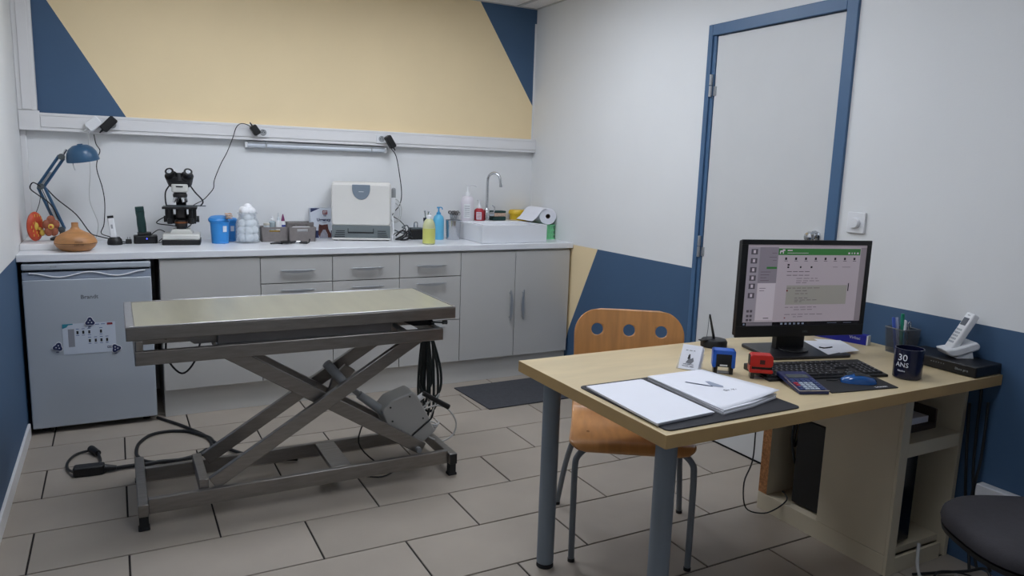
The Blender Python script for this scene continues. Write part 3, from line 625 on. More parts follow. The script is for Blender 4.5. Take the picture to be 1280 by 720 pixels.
# ------------------------------------------------------------------ grey storage boxes
bxm = M('storage box taupe', (122, 116, 114), 0.8, var=0.06, scale=60, bump=0.2)
def sbox(loc, w, d, h, label, rz=0):
    T = thing('storage_box', label, 'box', loc, rz)
    t = 0.004; e = 0.010; m = MB()
    def sl(x0, y0, x1, y1, ox, oy):   # sloping wall from bottom to top
        m.add([(x0*0.94, y0*0.94, 0), (x1*0.94, y1*0.94, 0), (x1, y1, h), (x0, y0, h), (x0*0.94-ox*t, y0*0.94-oy*t, 0), (x1*0.94-ox*t, y1*0.94-oy*t, 0), (x1-ox*t, y1-oy*t, h), (x0-ox*t, y0-oy*t, h)], [(0,1,2,3),(7,6,5,4),(0,4,5,1),(1,5,6,2),(2,6,7,3),(3,7,4,0)])
    W_, D_ = w/2, d/2
    sl(-W_, D_, -W_, -D_, -1, 0); sl(W_, -D_, W_, D_, 1, 0); sl(W_, D_, -W_, D_, 0, 1)
    # front with slot: lower part, two sides, top rim
    hs0, hs1, sw = h*0.68, h*0.86, w*0.20
    def fy(z): return -D_*(0.94+0.06*z/h)
    def fx(u, z): return u*(0.94+0.06*z/h)
    for (u0, u1, z0, z1) in ((-W_, W_, 0, hs0), (-W_, -sw, hs0, hs1), (sw, W_, hs0, hs1), (-W_, W_, hs1, h)):
        a = [(fx(u0, z0), fy(z0), z0), (fx(u1, z0), fy(z0), z0), (fx(u1, z1), fy(z1), z1), (fx(u0, z1), fy(z1), z1)]
        m.add(a+[(x, y+t, z) for x, y, z in a], [(0,1,2,3),(7,6,5,4),(0,4,5,1),(1,5,6,2),(2,6,7,3),(3,7,4,0)])
    m.box(-W_*0.93, W_*0.93, -D_*0.93, D_*0.93, 0, 0.004)
    obj('shell', m, bxm, T)
    return T
sbox((-1.878, -0.17, 0.9), 0.158, 0.12, 0.088, 'taupe storage box with a handle slot, holding small bottles')
sbox((-1.719, -0.19, 0.9), 0.163, 0.12, 0.088, 'taupe storage box with a handle slot, right of the one with bottles')
sbox((-1.70, -0.055, 0.9), 0.165, 0.10, 0.105, 'taller taupe storage box standing behind the other two')
tag(obj('cloth_pack', MB().cbox((-1.71, -0.19, 0.95), (0.115, 0.08, 0.07)), whitep, bev=0.01), 'white folded pack inside the right taupe storage box', 'pack')
tag(obj('folded_cloth', MB().cbox((-1.70, -0.055, 0.955), (0.13, 0.07, 0.09)), whitep, bev=0.008), 'white pack inside the taller box at the back', 'pack')
tag(obj('yellow_pack', MB().cbox((-1.875, -0.195, 0.935), (0.10, 0.05, 0.06)), M('ochre pack', (176, 142, 60), 0.7, var=0.3, scale=50), bev=0.008), 'ochre packet seen through the slot of the bottle box', 'pack')
def bottle(loc, label, prof, mat, caps, name='dropper_bottle'):
    T = thing(name, label, 'bottle', loc)
    obj('body', MB().lathe(prof, seg=20), mat, T)
    for nm, p, mt in caps: obj(nm, MB().lathe(p, seg=16), mt, T)
    return T
trm = M('milky plastic', (200, 208, 212), 0.3, var=0.02); pur = M('purple cap', (120, 40, 96), 0.4); 
bottle((-1.915, -0.17, 0.904), 'low translucent pot at the left of the taupe box', [(0.018, 0), (0.018, 0.088), (0.014, 0.094)], trm, [('cap', [(0.019, 0.092), (0.019, 0.104), (0.002, 0.105)], M('cream cap', (206, 202, 190), 0.5))])
bottle((-1.876, -0.14, 0.904), 'clear grey bottle with a white dropper cap in the taupe box', [(0.019, 0), (0.019, 0.108), (0.010, 0.116)], M('grey green bottle', (166, 180, 186), 0.25), [('cap', [(0.012, 0.116), (0.012, 0.126), (0.005, 0.13), (0.004, 0.142), (0.001, 0.143)], whitep)])
bottle((-1.843, -0.16, 0.904), 'white bottle with a thin pale nozzle in the taupe box', [(0.018, 0), (0.018, 0.105), (0.012, 0.12)], whitep, [('nozzle', [(0.009, 0.12), (0.008, 0.135), (0.003, 0.14), (0.002, 0.165), (0.0008, 0.166)], trm)])
bottle((-1.815, -0.15, 0.904), 'white bottle with a purple pointed cap and blue label in the taupe box', [(0.015, 0), (0.015, 0.105), (0.011, 0.115)], whitep, [('pointed_cap', [(0.011, 0.115), (0.010, 0.125), (0.003, 0.155), (0.001, 0.157)], pur), ('label', [(0.0155, 0.08), (0.0155, 0.092)], M('label blue', (40, 60, 150), 0.5))])
# hand instrument lying in front of the boxes
T = thing('hand_instrument', 'black and silver instrument with a round lens lying in front of the taupe boxes', 'instrument', (-1.83, -0.365, 0.9))
obj('left_arm', MB().tube([(-0.10, 0, 0.006), (-0.06, 0.005, 0.009), (-0.03, 0.01, 0.008)], 0.008, rr=lambda t: 0.004+0.005*t), blk, T)
ring = [(0.026*math.cos(2*PI*i/20)-0.01, 0.026*math.sin(2*PI*i/20)+0.012, 0.012) for i in range(20)]
obj('lens_ring', MB().tube(ring, 0.006, closed=True, sub=1), blk, T); obj('lens', MB().cyl((-0.01, 0.012, 0.009), (-0.01, 0.012, 0.013), 0.024, seg=20), greyp, T)
obj('right_arm', MB().tube([(0.015, 0.01, 0.008), (0.05, 0.008, 0.012), (0.08, 0, 0.009), (0.11, -0.015, 0.008)], 0.007), blk, T)
obj('silver_joint', MB().cyl((0.045, 0.01, 0.011), (0.072, 0.004, 0.012), 0.008, seg=10), chrome, T)
obj('hook', MB().tube([(0.10, -0.012, 0.008), (0.118, -0.012, 0.010), (0.125, -0.01, 0.03)], 0.004), blk, T)
# ------------------------------------------------------------------ pet food leaflet box
T = thing('leaflet_box', 'white printed carton with a blue corner and a dog photo, behind the white analyser', 'carton', (-1.55, -0.038, 0.9), 0)
obj('carton', MB().box(-0.078, 0.075, -0.025, 0.025, 0, 0.192), M('carton pale', (206, 212, 222), 0.5, var=0.03), T, bev=0.002)
obj('corner_print', MB().prism([(-0.078, 0.192), (-0.078, 0.165), (-0.02, 0.192)], -0.0258, -0.0252, 'y'), inkb, T)
flat('logo_print', [(-0.002, 0.028, 0.152, 0.178)], red, T, y=-0.0258, th=0.0005); 
T['_w'] = 1; T2 = T
def lt(s, size, mat, x, y, z, T, bold=0): 
    mb = text_mb(s, size, mat=Matrix.Translation((x, y, z)) @ FRONT, bold=bold); return obj('lettering', mb, mat, T)
del T['_w']
lt('ST', 0.022, whitep, 0.013, -0.0266, 0.165, T, 0.0008); lt('VET', 0.012, inkb, 0.013, -0.0262, 0.144, T, 0.0004)
lt('Urgency', 0.026, inkb, 0.004, -0.0262, 0.118, T, 0.0008); lt('Care', 0.012, inkb, 0.01, -0.0262, 0.100, T)
brn = M('print brown', (92, 52, 44), 0.7, var=0.3, scale=60)
obj('dog_print', MB().prism([(-0.025, 0.09), (-0.005, 0.085), (0.01, 0.088), (0.03, 0.09), (0.034, 0.06), (0.05, 0.03), (0.05, 0.004), (-0.02, 0.004), (-0.03, 0.03), (-0.028, 0.07)], -0.0257, -0.0252, 'y'), brn, T)
obj('chest_print', MB().prism([(0.0, 0.055), (0.015, 0.055), (0.03, 0.025), (0.032, 0.004), (-0.02, 0.004), (-0.015, 0.03)], -0.0262, -0.0257, 'y'), M('print pale grey', (160, 160, 172), 0.7, var=0.15, scale=60), T)
flat('print_panel', [(-0.05, -0.027, 0.004, 0.05), (0.05, 0.074, 0.004, 0.05)], inkb, T, y=-0.0256, th=0.0004)
# ------------------------------------------------------------------ analyser
AX0, AX1 = -1.54, -1.175
T = thing('analyser', 'boxy white and grey bench analyser with a grey half-oval grip on the worktop', 'machine', (-1.322, -0.142, 0.9), -0.29)
W2 = (AX1-AX0)/2; anm = M('analyser ivory', (214, 212, 207), 0.42, var=0.012)
obj('lower_body', MB().box(-W2, W2, -0.110, 0.06, 0.008, 0.10), anm, T, bev=0.006)
obj('upper_body', MB().box(-W2, W2, -0.09, 0.06, 0.10, 0.365), anm, T, bev=0.015, seg=4)
obj('front_cover', MB().prism(rrect(-W2-0.001, W2-0.006, 0.096, 0.352, 0.018), -0.118, -0.09, 'y'), anm, T, bev=0.008, seg=3)
gp = [(x, 0.352) for x in (-0.058, 0.052)]; arc = [(-0.003+0.055*math.cos(t), 0.325-0.068*math.sin(t)) for t in [PI*i/16 for i in range(17)]]
obj('grip', MB().prism([(0.052, 0.350)]+arc+[(-0.058, 0.350)], -0.1225, -0.112, 'y'), M('grip grey blue', (120, 132, 144), 0.35), T, bev=0.003)
obj('grip_line', MB().box(-0.018, 0.012, -0.1235, -0.1222, 0.305, 0.308), whitep, T)
obj('grey_band', MB().box(-W2+0.002, W2-0.004, -0.119, -0.10, 0.018, 0.096), M('analyser grey', (104, 112, 114), 0.5), T, bev=0.003)
obj('tray_slot', MB().box(-0.085, 0.075, -0.122, -0.118, 0.048, 0.056).box(-0.085, -0.081, -0.122, -0.118, 0.056, 0.078).box(0.071, 0.075, -0.122, -0.118, 0.056, 0.078), gap, T)
v = MB()
for sx in (-0.135, 0.13):
    for i in range(4): v.box(sx-0.032+0.004*i*(1 if sx < 0 else 0), sx+0.032-0.004*i*(1 if sx > 0 else 0), -0.1205, -0.1185, 0.024+0.012*i, 0.028+0.012*i)
obj('vents', v, gap, T)
obj('lower_lip', MB().box(-W2+0.002, W2-0.004, -0.119, -0.1, 0.006, 0.018), anm, T, bev=0.002)
for sx in (-1, 1):
    for y in (-0.09, 0.04): obj('foot', MB().cyl((sx*0.16, y, 0), (sx*0.16, y, 0.01), 0.012, seg=10), blkr, T)
obj('side_pump', MB().box(W2, W2+0.03, -0.03, 0.05, 0.17, 0.27), whitep, T, bev=0.006)
obj('pump_cap', MB().cyl((W2+0.02, 0.0, 0.27), (W2+0.02, 0.0, 0.32), 0.014, seg=14).ball((W2+0.02, 0, 0.32), 0.014), greyp, T)
lp = [(W2+0.02+0.045*math.cos(t)*0.9+0.01, -0.01, 0.185+0.075*math.sin(t)) for t in [2*PI*i/16 for i in range(16)]]
obj('hose_loop', MB().tube(lp, 0.0032, closed=True, sub=2), wcable, T)
lp = [(W2+0.015+0.035*math.cos(t)+0.01, 0.0, 0.175+0.06*math.sin(t)) for t in [2*PI*i/16+0.2 for i in range(16)]]
obj('hose_loop', MB().tube(lp, 0.003, closed=True, sub=2), wcable, T)
obj('side_rail', MB().tube([(W2+0.012, -0.10, 0.004), (W2+0.01, -0.105, 0.03), (W2+0.016, -0.10, 0.07), (W2+0.012, -0.08, 0.16)], 0.004), whitep, T)
cable('cable_tangle', [(-1.14,-0.28,0.93),(-1.10,-0.28,0.962),(-1.06,-0.27,0.945),(-1.09,-0.26,0.91),(-1.13,-0.25,0.905),(-1.08,-0.24,0.925),(-1.04,-0.23,0.955),(-1.02,-0.24,0.93),(-1.07,-0.29,0.907),(-1.12,-0.30,0.91),(-1.07,-0.3,0.93),(-1.03,-0.28,0.92),(-1.05,-0.24,0.906)], 0.0055, cablem, 'tangle of black cables right of the white analyser')
cable('cable_tangle', [(-1.12,-0.2,0.96),(-1.06,-0.2,0.94),(-1.05,-0.21,0.97),(-1.08,-0.23,0.98),(-1.04,-0.22,0.99),(-1.02,-0.2,0.93),(-1.06,-0.18,0.907)], 0.004, dgreyp, 'grey cable curling above the black tangle by the analyser')
# black power supply
T = thing('battery_charger', 'black charging block with a chrome clip on top, behind the flask', 'charger', (-0.975, -0.205, 0.9))
obj('block', MB().box(-0.045, 0.045, -0.035, 0.035, 0, 0.066), blk, T, bev=0.004)
obj('lid', MB().box(-0.04, 0.05, -0.03, 0.03, 0.066, 0.076), dgreyp, T, bev=0.003)
obj('clip', MB().tube([(-0.012, 0, 0.07), (-0.012, 0, 0.105), (0.0, 0, 0.112), (0.010, 0, 0.105), (0.010, 0, 0.07)], 0.004, sub=3), chrome, T)
T = thing('otoscope', 'grey cylindrical holder of steel instruments behind the yellow flask', 'instrument', (-0.905, -0.215, 0.9))
obj('tube', MB().lathe([(0.024, 0), (0.026, 0.05), (0.020, 0.052), (0.020, 0.12)]), M('grey holder', (104, 108, 114), 0.4), T)
obj('collar', MB().lathe([(0.022, 0.12), (0.022, 0.14), (0.004, 0.141)]), M('navy collar', (34, 40, 60), 0.4), T)
obj('blue_band', MB().lathe([(0.0265, 0.044), (0.0265, 0.05)]), M('band blue', (90, 96, 190), 0.4), T)
for a, b in (((-0.005, 0, 0.13), (-0.014, 0, 0.185)), ((0.004, 0, 0.13), (0.012, -0.004, 0.18)), ((0.012, 0, 0.14), (0.022, -0.01, 0.16))):
    obj('instrument_tip', MB().tube([a, ((a[0]+b[0])/2, a[1], (a[2]+b[2])/2), b], 0.004).ball(b, 0.007, seg=8), chrome, T)
obj('swab_stick', MB().cyl((-0.04, 0, 0.115), (0.022, 0.02, 0.245), 0.0016, seg=6), whitep, T)
# flask
fp = [(0.034, 0.0), (0.0385, 0.005), (0.0385, 0.105), (0.036, 0.125), (0.028, 0.145), (0.017, 0.157), (0.014, 0.160)]
T = thing('yellow_flask', 'squeeze bottle of yellow-green liquid with a white cap at the front of the worktop', 'bottle', (-1.006, -0.512, 0.9))
obj('body', MB().lathe(fp, seg=28), M('yellow translucent', (214, 216, 168), 0.3, var=0.02, trans=0.25), T)
obj('liquid_band', MB().lathe([(0.0345, 0.006), (0.0392, 0.008), (0.0392, 0.098), (0.0375, 0.0985)], seg=28), M('yellow liquid', (204, 206, 116), 0.3, var=0.03), T)
obj('cap', MB().lathe([(0.0165, 0.158), (0.0165, 0.176), (0.012, 0.181), (0.002, 0.182)]), whitep, T)
def pump(loc, label, r, h, mat, pm, neck=0.02, hh=0.05, ang=0.0, lab=None, nl=0.058):
    T = thing('pump_bottle', label, 'bottle', loc, ang)
    obj('body', MB().lathe([(r*0.93, 0), (r, 0.005), (r, h*0.8), (r*0.85, h*0.92), (neck, h), (neck*0.8, h)], seg=28), mat, T)
    obj('pump_collar', MB().lathe([(neck*0.95, h), (neck*0.95, h+hh*0.25), (neck*0.35, h+hh*0.5), (neck*0.3, h+hh)], seg=16), pm, T)
    obj('pump_head', MB().box(-0.012, 0.008, -0.008, 0.008, h+hh, h+hh+0.010).tube([(0, 0, h+hh+0.006), (nl*0.5, 0, h+hh+0.007), (nl-0.003, 0, h+hh+0.003), (nl, 0, h+hh-0.008)], 0.0038), pm, T, bev=0.001)
    if lab:
        m = MB(); vs = []
        for i in range(9):
            a = -PI/2-0.446-0.55+0.13*i-ang; vs += [((r+0.0008)*math.cos(a), (r+0.0008)*math.sin(a), h*lab[0]), ((r+0.0008)*math.cos(a), (r+0.0008)*math.sin(a), h*lab[1])]
        m.add(vs, [(2*i, 2*i+2, 2*i+3, 2*i+1) for i in range(8)]); obj('label', m, lab[2], T)
        m = MB()
        for q in range(6):
            z = h*(lab[0]+(lab[1]-lab[0])*(0.12+0.14*q)); vs = []
            for i in range(7):
                a = -PI/2-0.446-0.42+0.13*i-ang; vs += [((r+0.0016)*math.cos(a), (r+0.0016)*math.sin(a), z), ((r+0.0016)*math.cos(a), (r+0.0016)*math.sin(a), z+0.003)]
            m.add(vs, [(2*i, 2*i+2, 2*i+3, 2*i+1) for i in range(6)])
        obj('label_print', m, lab[3], T)
    return T
pump((-0.832, -0.245, 0.9), 'sky-blue pump bottle between the flask and the steel instrument cup', 0.036, 0.165, M('sky blue soap', (96, 178, 214), 0.35, var=0.03), M('blue pump', (66, 150, 200), 0.35), 0.016, 0.040, -0.4, None, 0.024)
# steel cup of instruments
T = thing('instrument_cup', 'stainless steel cup packed with forceps and scissors beside the sink', 'cup', (-0.735, -0.265, 0.9))
obj('cup', MB().lathe([(0.045, 0), (0.047, 0.004), (0.052, 0.128), (0.054, 0.130), (0.050, 0.130), (0.044, 0.008), (0.002, 0.007)], seg=32, cap=False), M('cup steel', (190, 192, 196), 0.2, metal=0.9), T)
fst = M('forceps steel', (112, 108, 106), 0.3, metal=0.9)
random.seed(4); proto = None
for i in range(9):
    a = i*2.4; r_ = 0.010+0.026*random.random()
    if proto is None:
        proto = thing('forceps', 'steel ring-handled forceps standing in the steel cup', 'forceps', (0, 0, 0), group='forceps in the steel cup')
        ring = lambda cx: [(cx+0.009*math.cos(2*PI*q/10), 0, 0.158+0.010*math.sin(2*PI*q/10)) for q in range(10)]
        obj('finger_ring', MB().tube(ring(-0.011), 0.002, closed=True, sub=1, seg=6), fst, proto); obj('finger_ring', MB().tube(ring(0.011), 0.002, closed=True, sub=1, seg=6), fst, proto)
        obj('shank', MB().cyl((-0.009, 0, 0.149), (0.003, 0, 0.07), 0.002, seg=6).cyl((0.009, 0, 0.149), (-0.003, 0, 0.07), 0.002, seg=6).cyl((0, 0, 0.07), (0, 0, 0.01), 0.0025, 0.001, seg=6), steel2, proto); o = proto
    else: o = dup(proto)
    o.location = (-0.735+r_*math.cos(a)*0.8, -0.265+r_*math.sin(a)*0.8, 0.922-0.010*random.random()); o.rotation_euler = (0, 0, random.uniform(-1.2, 0.5))
# ------------------------------------------------------------------ sink
SX0, SX1, SY0, SY1, SZ = -0.662, -0.182, -0.561, -0.10, 1.018
T = thing('sink', 'white rectangular ceramic sink standing on the worktop', 'sink', ((SX0+SX1)/2, (SY0+SY1)/2, 0.9))
cer = M('ceramic white', (226, 228, 232), 0.12, var=0.008, coat=0.3)
bx0, bx1, by0, by1, bz = SX0+0.02, SX1-0.02, SY0+0.02, SY1-0.13, 0.925
vs = [(SX0,SY0,0.9),(SX1,SY0,0.9),(SX1,SY1,0.9),(SX0,SY1,0.9),(SX0,SY0,SZ),(SX1,SY0,SZ),(SX1,SY1,SZ),(SX0,SY1,SZ),(bx0,by0,SZ),(bx1,by0,SZ),(bx1,by1,SZ),(bx0,by1,SZ),(bx0+.02,by0+.02,bz),(bx1-.02,by0+.02,bz),(bx1-.02,by1-.02,bz),(bx0+.02,by1-.02,bz)]
fs = [(3,2,1,0),(0,1,5,4),(1,2,6,5),(2,3,7,6),(3,0,4,7),(4,5,9,8),(5,6,10,9),(6,7,11,10),(7,4,8,11),(8,9,13,12),(9,10,14,13),(10,11,15,14),(11,8,12,15),(12,13,14,15)]
obj('basin', MB(T).add(vs, fs), cer, T, bev=0.007, seg=3)
obj('drain', MB(T).cyl((-0.42, -0.40, bz+0.0005), (-0.42, -0.40, bz+0.004), 0.03, seg=24), chrome, T)
T = thing('tap', 'chrome swan-neck mixer tap at the back of the sink', 'tap', (-0.449, -0.185, SZ))
obj('tap_body', MB().lathe([(0.024, 0), (0.024, 0.006), (0.019, 0.012), (0.019, 0.075), (0.013, 0.085), (0.010, 0.09)]), chrome, T)
pts = [(0, 0, 0.085), (0, 0, 0.18), (0.0, 0, 0.27)]
dv = Vector((0.62, -0.78, 0)).normalized()
pts += [Vector((0, 0, 0.275)) + dv*(0.048-0.048*math.cos(t)) + Vector((0, 0, 0.052*math.sin(t))) for t in [PI*i/7 for i in range(1, 8)]] + [Vector((0, 0, 0.245))+dv*0.100]
obj('spout', MB().tube(pts, 0.0098, seg=12, sub=4), chrome, T)
obj('aerator', MB().cyl(Vector((0, 0, 0.248))+dv*0.1, Vector((0, 0, 0.233))+dv*0.101, 0.012, seg=14), chrome, T)
obj('lever', MB().cyl((0.015, -0.008, 0.045), (0.045, -0.028, 0.048), 0.014, seg=14).tube([(0.04, -0.025, 0.05), (0.045, -0.028, 0.09), (0.028, -0.02, 0.105)], 0.004), chrome, T)
pump((-0.588, -0.165, SZ), 'tall white pump bottle with a lettered label at the back of the sink', 0.044, 0.168, M('pale pink white', (222, 216, 222), 0.35, var=0.02), whitep, 0.020, 0.066, -0.3, (0.12, 0.68, whitep, inkg))
pump((-0.498, -0.165, SZ), 'small red and white pump bottle left of the tap', 0.0345, 0.084, M('red soap', (176, 40, 52), 0.35, var=0.04), whitep, 0.016, 0.048, 0.0, (0.1, 0.7, lbl, M('print red', (190, 70, 70), 0.6)))
T = thing('sponge_stack', 'two scouring sponges stacked behind the tap', 'sponge', (-0.352, -0.155, SZ))
dg = M('scourer green', (34, 62, 58), 0.95, var=0.2, scale=90, bump=0.6); sp = M('sponge foam', (190, 160, 140), 0.9, var=0.2, scale=90, bump=0.8)
obj('lower_scourer', MB().cbox((0, 0, 0.014), (0.105, 0.07, 0.028)), dg, T, bev=0.006); obj('foam', MB().cbox((0.002, 0, 0.04), (0.10, 0.066, 0.026)), sp, T, bev=0.006); obj('upper_scourer', MB().cbox((0, 0, 0.060), (0.105, 0.07, 0.014)), dg, T, bev=0.005)
T = thing('sharps_bin', 'yellow plastic tub behind the right side of the sink', 'tub', (-0.125, -0.068, 0.9))
ym = M('yellow plastic', (226, 186, 40), 0.35, var=0.04)
m = MB(); n = 28
def ell(a, b, z): return [(a*math.cos(2*PI*i/n), b*math.sin(2*PI*i/n), z) for i in range(n)]
vs = ell(0.068, 0.05, 0)+ell(0.078, 0.058, 0.155); m.add(vs, [(i, (i+1) % n, n+(i+1) % n, n+i) for i in range(n)]+[list(range(n))[::-1], list(range(n, 2*n))]); obj('tub', m, ym, T)
m = MB(); vs = ell(0.086, 0.062, 0.155)+ell(0.086, 0.062, 0.172)+ell(0.078, 0.055, 0.186); m.add(vs, [(k_*n+i, k_*n+(i+1) % n, (k_+1)*n+(i+1) % n, (k_+1)*n+i) for k_ in range(2) for i in range(n)]+[list(range(n))[::-1], list(range(2*n, 3*n))]); obj('lid', m, ym, T)
# green basket and paper roll
T = thing('green_basket', 'mint green plastic basket in the corner right of the sink', 'basket', (-0.085, -0.27, 0.9))
gm = M('mint green plastic', (140, 222, 165), 0.4, var=0.03)
m = MB(); X_, Y_, Z_ = 0.075, 0.11, 0.105
for z in (0.0, 0.03, 0.06, 0.095): m.box(-X_, X_, -Y_, -Y_+0.004, z, z+0.008).box(-X_, X_, Y_-0.004, Y_, z, z+0.008).box(-X_, -X_+0.004, -Y_+0.004, Y_-0.004, z, z+0.008).box(X_-0.004, X_, -Y_+0.004, Y_-0.004, z, z+0.008)
for i in range(8):
    x = -X_+0.002+(2*X_-0.004)*i/7; m.box(x-0.002, x+0.002, -Y_, -Y_+0.0035, 0.008, 0.1)
for i in range(12):
    y = -Y_+0.002+(2*Y_-0.004)*i/11
    for s_ in (-1, 1): m.box(s_*(X_-0.0018)-0.0017, s_*(X_-0.0018)+0.0017, y-0.002, y+0.002, 0.008, 0.1)
m.box(-X_+0.004, X_-0.004, -Y_+0.004, Y_-0.004, 0, 0.004); obj('lattice', m, gm, T)
obj('back_panel', MB().box(-0.02, X_-0.005, -0.095, -0.085, 0.004, 0.098), gm, T, bev=0.002)
T = thing('paper_roll', 'roll of white paper towel lying across the green basket, end facing out', 'paper roll', (-0.078, -0.27, 1.005))
R_ = 0.066; m = MB(); seg = 36
def cir(r, y, z0=R_): return [(r*math.cos(2*PI*i/seg), y, z0+r*math.sin(2*PI*i/seg)*0.86) for i in range(seg)]
vs = cir(R_, -0.12)+cir(R_, 0.12)+cir(0.019, 0.12)+cir(0.019, -0.12); m.add(vs, [(k_*seg+i, k_*seg+(i+1) % seg, ((k_+1) % 4)*seg+(i+1) % seg, ((k_+1) % 4)*seg+i) for k_ in range(4) for i in range(seg)])
m.v = [v - Vector((0, 0, R_*0.14)) for v in m.v]
obj('roll', m, paper, T)
m = MB(); vs = cir(0.0188, -0.119)+cir(0.0188, 0.119)+cir(0.0165, 0.119)+cir(0.0165, -0.119); m.add(vs, [(k_*seg+i, k_*seg+(i+1) % seg, ((k_+1) % 4)*seg+(i+1) % seg, ((k_+1) % 4)*seg+i) for k_ in range(4) for i in range(seg)])
m.v = [v - Vector((0, 0, R_*0.14)) for v in m.v]; obj('core', m, M('cardboard core', (70, 58, 50), 0.9), T)
m = MB(); pf = [(-0.02, 0.112), (-0.05, 0.104), (-0.075, 0.075), (-0.10, 0.045), (-0.13, 0.025)]; 
vs = [(x, y, z) for x, z in pf for y in (-0.13, 0.10)]; vs += [(x, y, z-0.0008) for x, y, z in vs]; q = len(pf)*2
m.add(vs, [(2*i, 2*i+2, 2*i+3, 2*i+1) for i in range(len(pf)-1)]+[(q+2*i+1, q+2*i+3, q+2*i+2, q+2*i) for i in range(len(pf)-1)]); obj('loose_sheet', m, paper, T)
# ================================================================== EXAMINATION TABLE
T = thing('examination_table', 'stainless steel scissor-lift veterinary examination table in the middle of the floor', 'examination table', (-2.05, -1.60, 0))
YF, YB = -1.85, -1.325
obj('table_top', MB(T).box(-2.70, -1.41, YF, YB, 0.722, 0.770), steel, T, bev=0.003)
r_ = MB(T)
r_.box(-2.70, -1.41, YF, YF+0.006, 0.770, 0.776); r_.box(-2.70, -1.41, YB-0.006, YB, 0.770, 0.776); r_.box(-2.70, -2.672, YF+0.006, YB-0.006, 0.770, 0.776); r_.box(-1.418, -1.41, YF+0.006, YB-0.006, 0.770, 0.776)
obj('raised_rim', r_, steel2, T, bev=0.0025, seg=3)
obj('top_sheet', MB(T).box(-2.670, -1.420, YF+0.007, YB-0.007, 0.7702, 0.773), sheetm, T)
obj('under_rail', MB(T).box(-2.39, -1.70, YF+0.015, YF+0.06, 0.680, 0.722), M('dark steel', (112, 110, 110), 0.4, metal=0.9, var=0.08, scale=12), T, bev=0.002)
obj('under_rail', MB(T).box(-2.65, -1.45, YB-0.10, YB-0.05, 0.69, 0.722), steel, T, bev=0.002)
def fr_(x0, x1, y0, y1, z0, z1, n='frame_rail'): return obj(n, MB(T).box(x0, x1, y0, y1, z0, z1), steel, T, bev=0.003)
fr_(-2.675, -1.473, -1.865, -1.84, 0.632, 0.684, 'upper_rail'); fr_(-2.675, -1.473, -1.53, -1.505, 0.632, 0.684, 'upper_rail')
fr_(-2.675, -2.645, -1.84, -1.53, 0.634, 0.682, 'upper_crossbar'); fr_(-1.503, -1.473, -1.84, -1.53, 0.634, 0.682, 'upper_crossbar')
for x, y in ((-2.672, -1.858), (-1.512, -1.75), (-2.672, -1.53), (-1.512, -1.53)): fr_(x, x+0.026, y, y+0.026, 0.682, 0.722, 'post')
obj('bracket', MB(T).prism([(-2.52, 0.722), (-2.36, 0.722), (-2.38, 0.684), (-2.47, 0.684)], -1.80, -1.795, 'y'), steel, T)
obj('bracket', MB(T).prism([(-1.66, 0.722), (-1.50, 0.722), (-1.48, 0.684), (-1.58, 0.684)], -1.78, -1.775, 'y'), blk, T)
obj('bracket', MB(T).prism([(-1.72, 0.684), (-1.68, 0.684), (-1.58, 0.722), (-1.62, 0.722)], -1.70, -1.68, 'y'), steel, T)
obj('knob', MB(T).cyl((-1.505, -1.80, 0.70), (-1.44, -1.80, 0.695), 0.004, seg=8).cyl((-1.45, -1.80, 0.6955), (-1.43, -1.80, 0.694), 0.009, seg=12), dgreyp, T)
# base
for x in (-2.69, -1.438):
    e = fr_(x, x+0.036, -1.878, -1.37, 0.055, 0.104, 'base_crossbar')
    for y in (-1.876, -1.405):
        c = MB(T).box(x+0.002, x+0.034, y, y+0.034, 0.0, 0.055).box(x-0.002, x+0.038, y-0.002, y+0.036, 0.0, 0.012); obj('rubber_foot', c, blkr, T, bev=0.003)
    if x > -2: obj('end_cap', MB(T).box(x+0.001, x+0.035, -1.884, -1.878, 0.056, 0.103), blk, T, bev=0.002)
fr_(-2.654, -1.438, -1.86, -1.835, 0.055, 0.115, 'base_rail'); fr_(-2.654, -1.438, -1.545, -1.52, 0.055, 0.115, 'base_rail')
obj('base_plate', MB(T).box(-1.96, -1.875, -1.835, -1.545, 0.095, 0.115), steel, T, bev=0.002)
def arm(p0, p1, y, w=0.026, h=0.056): return obj('scissor_arm', MB(T).beam((p0[0], y, p0[1]), (p1[0], y, p1[1]), w, h), steel, T, bev=0.003)
UP0, UP1 = (-2.425, 0.125), (-1.575, 0.648); DN0, DN1 = (-2.375, 0.655), (-1.535, 0.115)
arm(UP0, UP1, -1.825); arm(UP0, UP1, -1.555); arm(DN0, DN1, -1.785); arm(DN0, DN1, -1.60)
obj('arm_link', MB(T).box(-2.475, -2.440, -1.835, -1.545, 0.100, 0.150), steel, T, bev=0.003)
PIV = (-1.98, 0.395)
obj('pivot', MB(T).cyl((PIV[0], -1.83, PIV[1]), (PIV[0], -1.55, PIV[1]), 0.014, seg=14), handm, T)
obj('pivot_link', MB(T).cyl((-1.56, -1.82, 0.12), (-1.56, -1.56, 0.12), 0.012, seg=12).cyl((-2.37, -1.82, 0.655), (-2.37, -1.56, 0.655), 0.012, seg=12).cyl((-1.59, -1.82, 0.642), (-1.59, -1.56, 0.642), 0.012, seg=12), handm, T)
obj('actuator_bracket', MB(T).prism([(-1.93, 0.36), (-1.86, 0.40), (-1.80, 0.47), (-1.845, 0.50), (-1.90, 0.45)], -1.64, -1.62, 'y'), steel, T, bev=0.002)
A0, A1, A2, A3 = Vector((-1.945, -1.70, 0.532)), Vector((-1.868, -1.70, 0.437)), Vector((-1.845, -1.70, 0.410)), Vector((-1.70, -1.70, 0.290))
obj('actuator_tube', MB(T).cyl(A0, A1, 0.020, seg=20), greyp, T, bev=0.002)
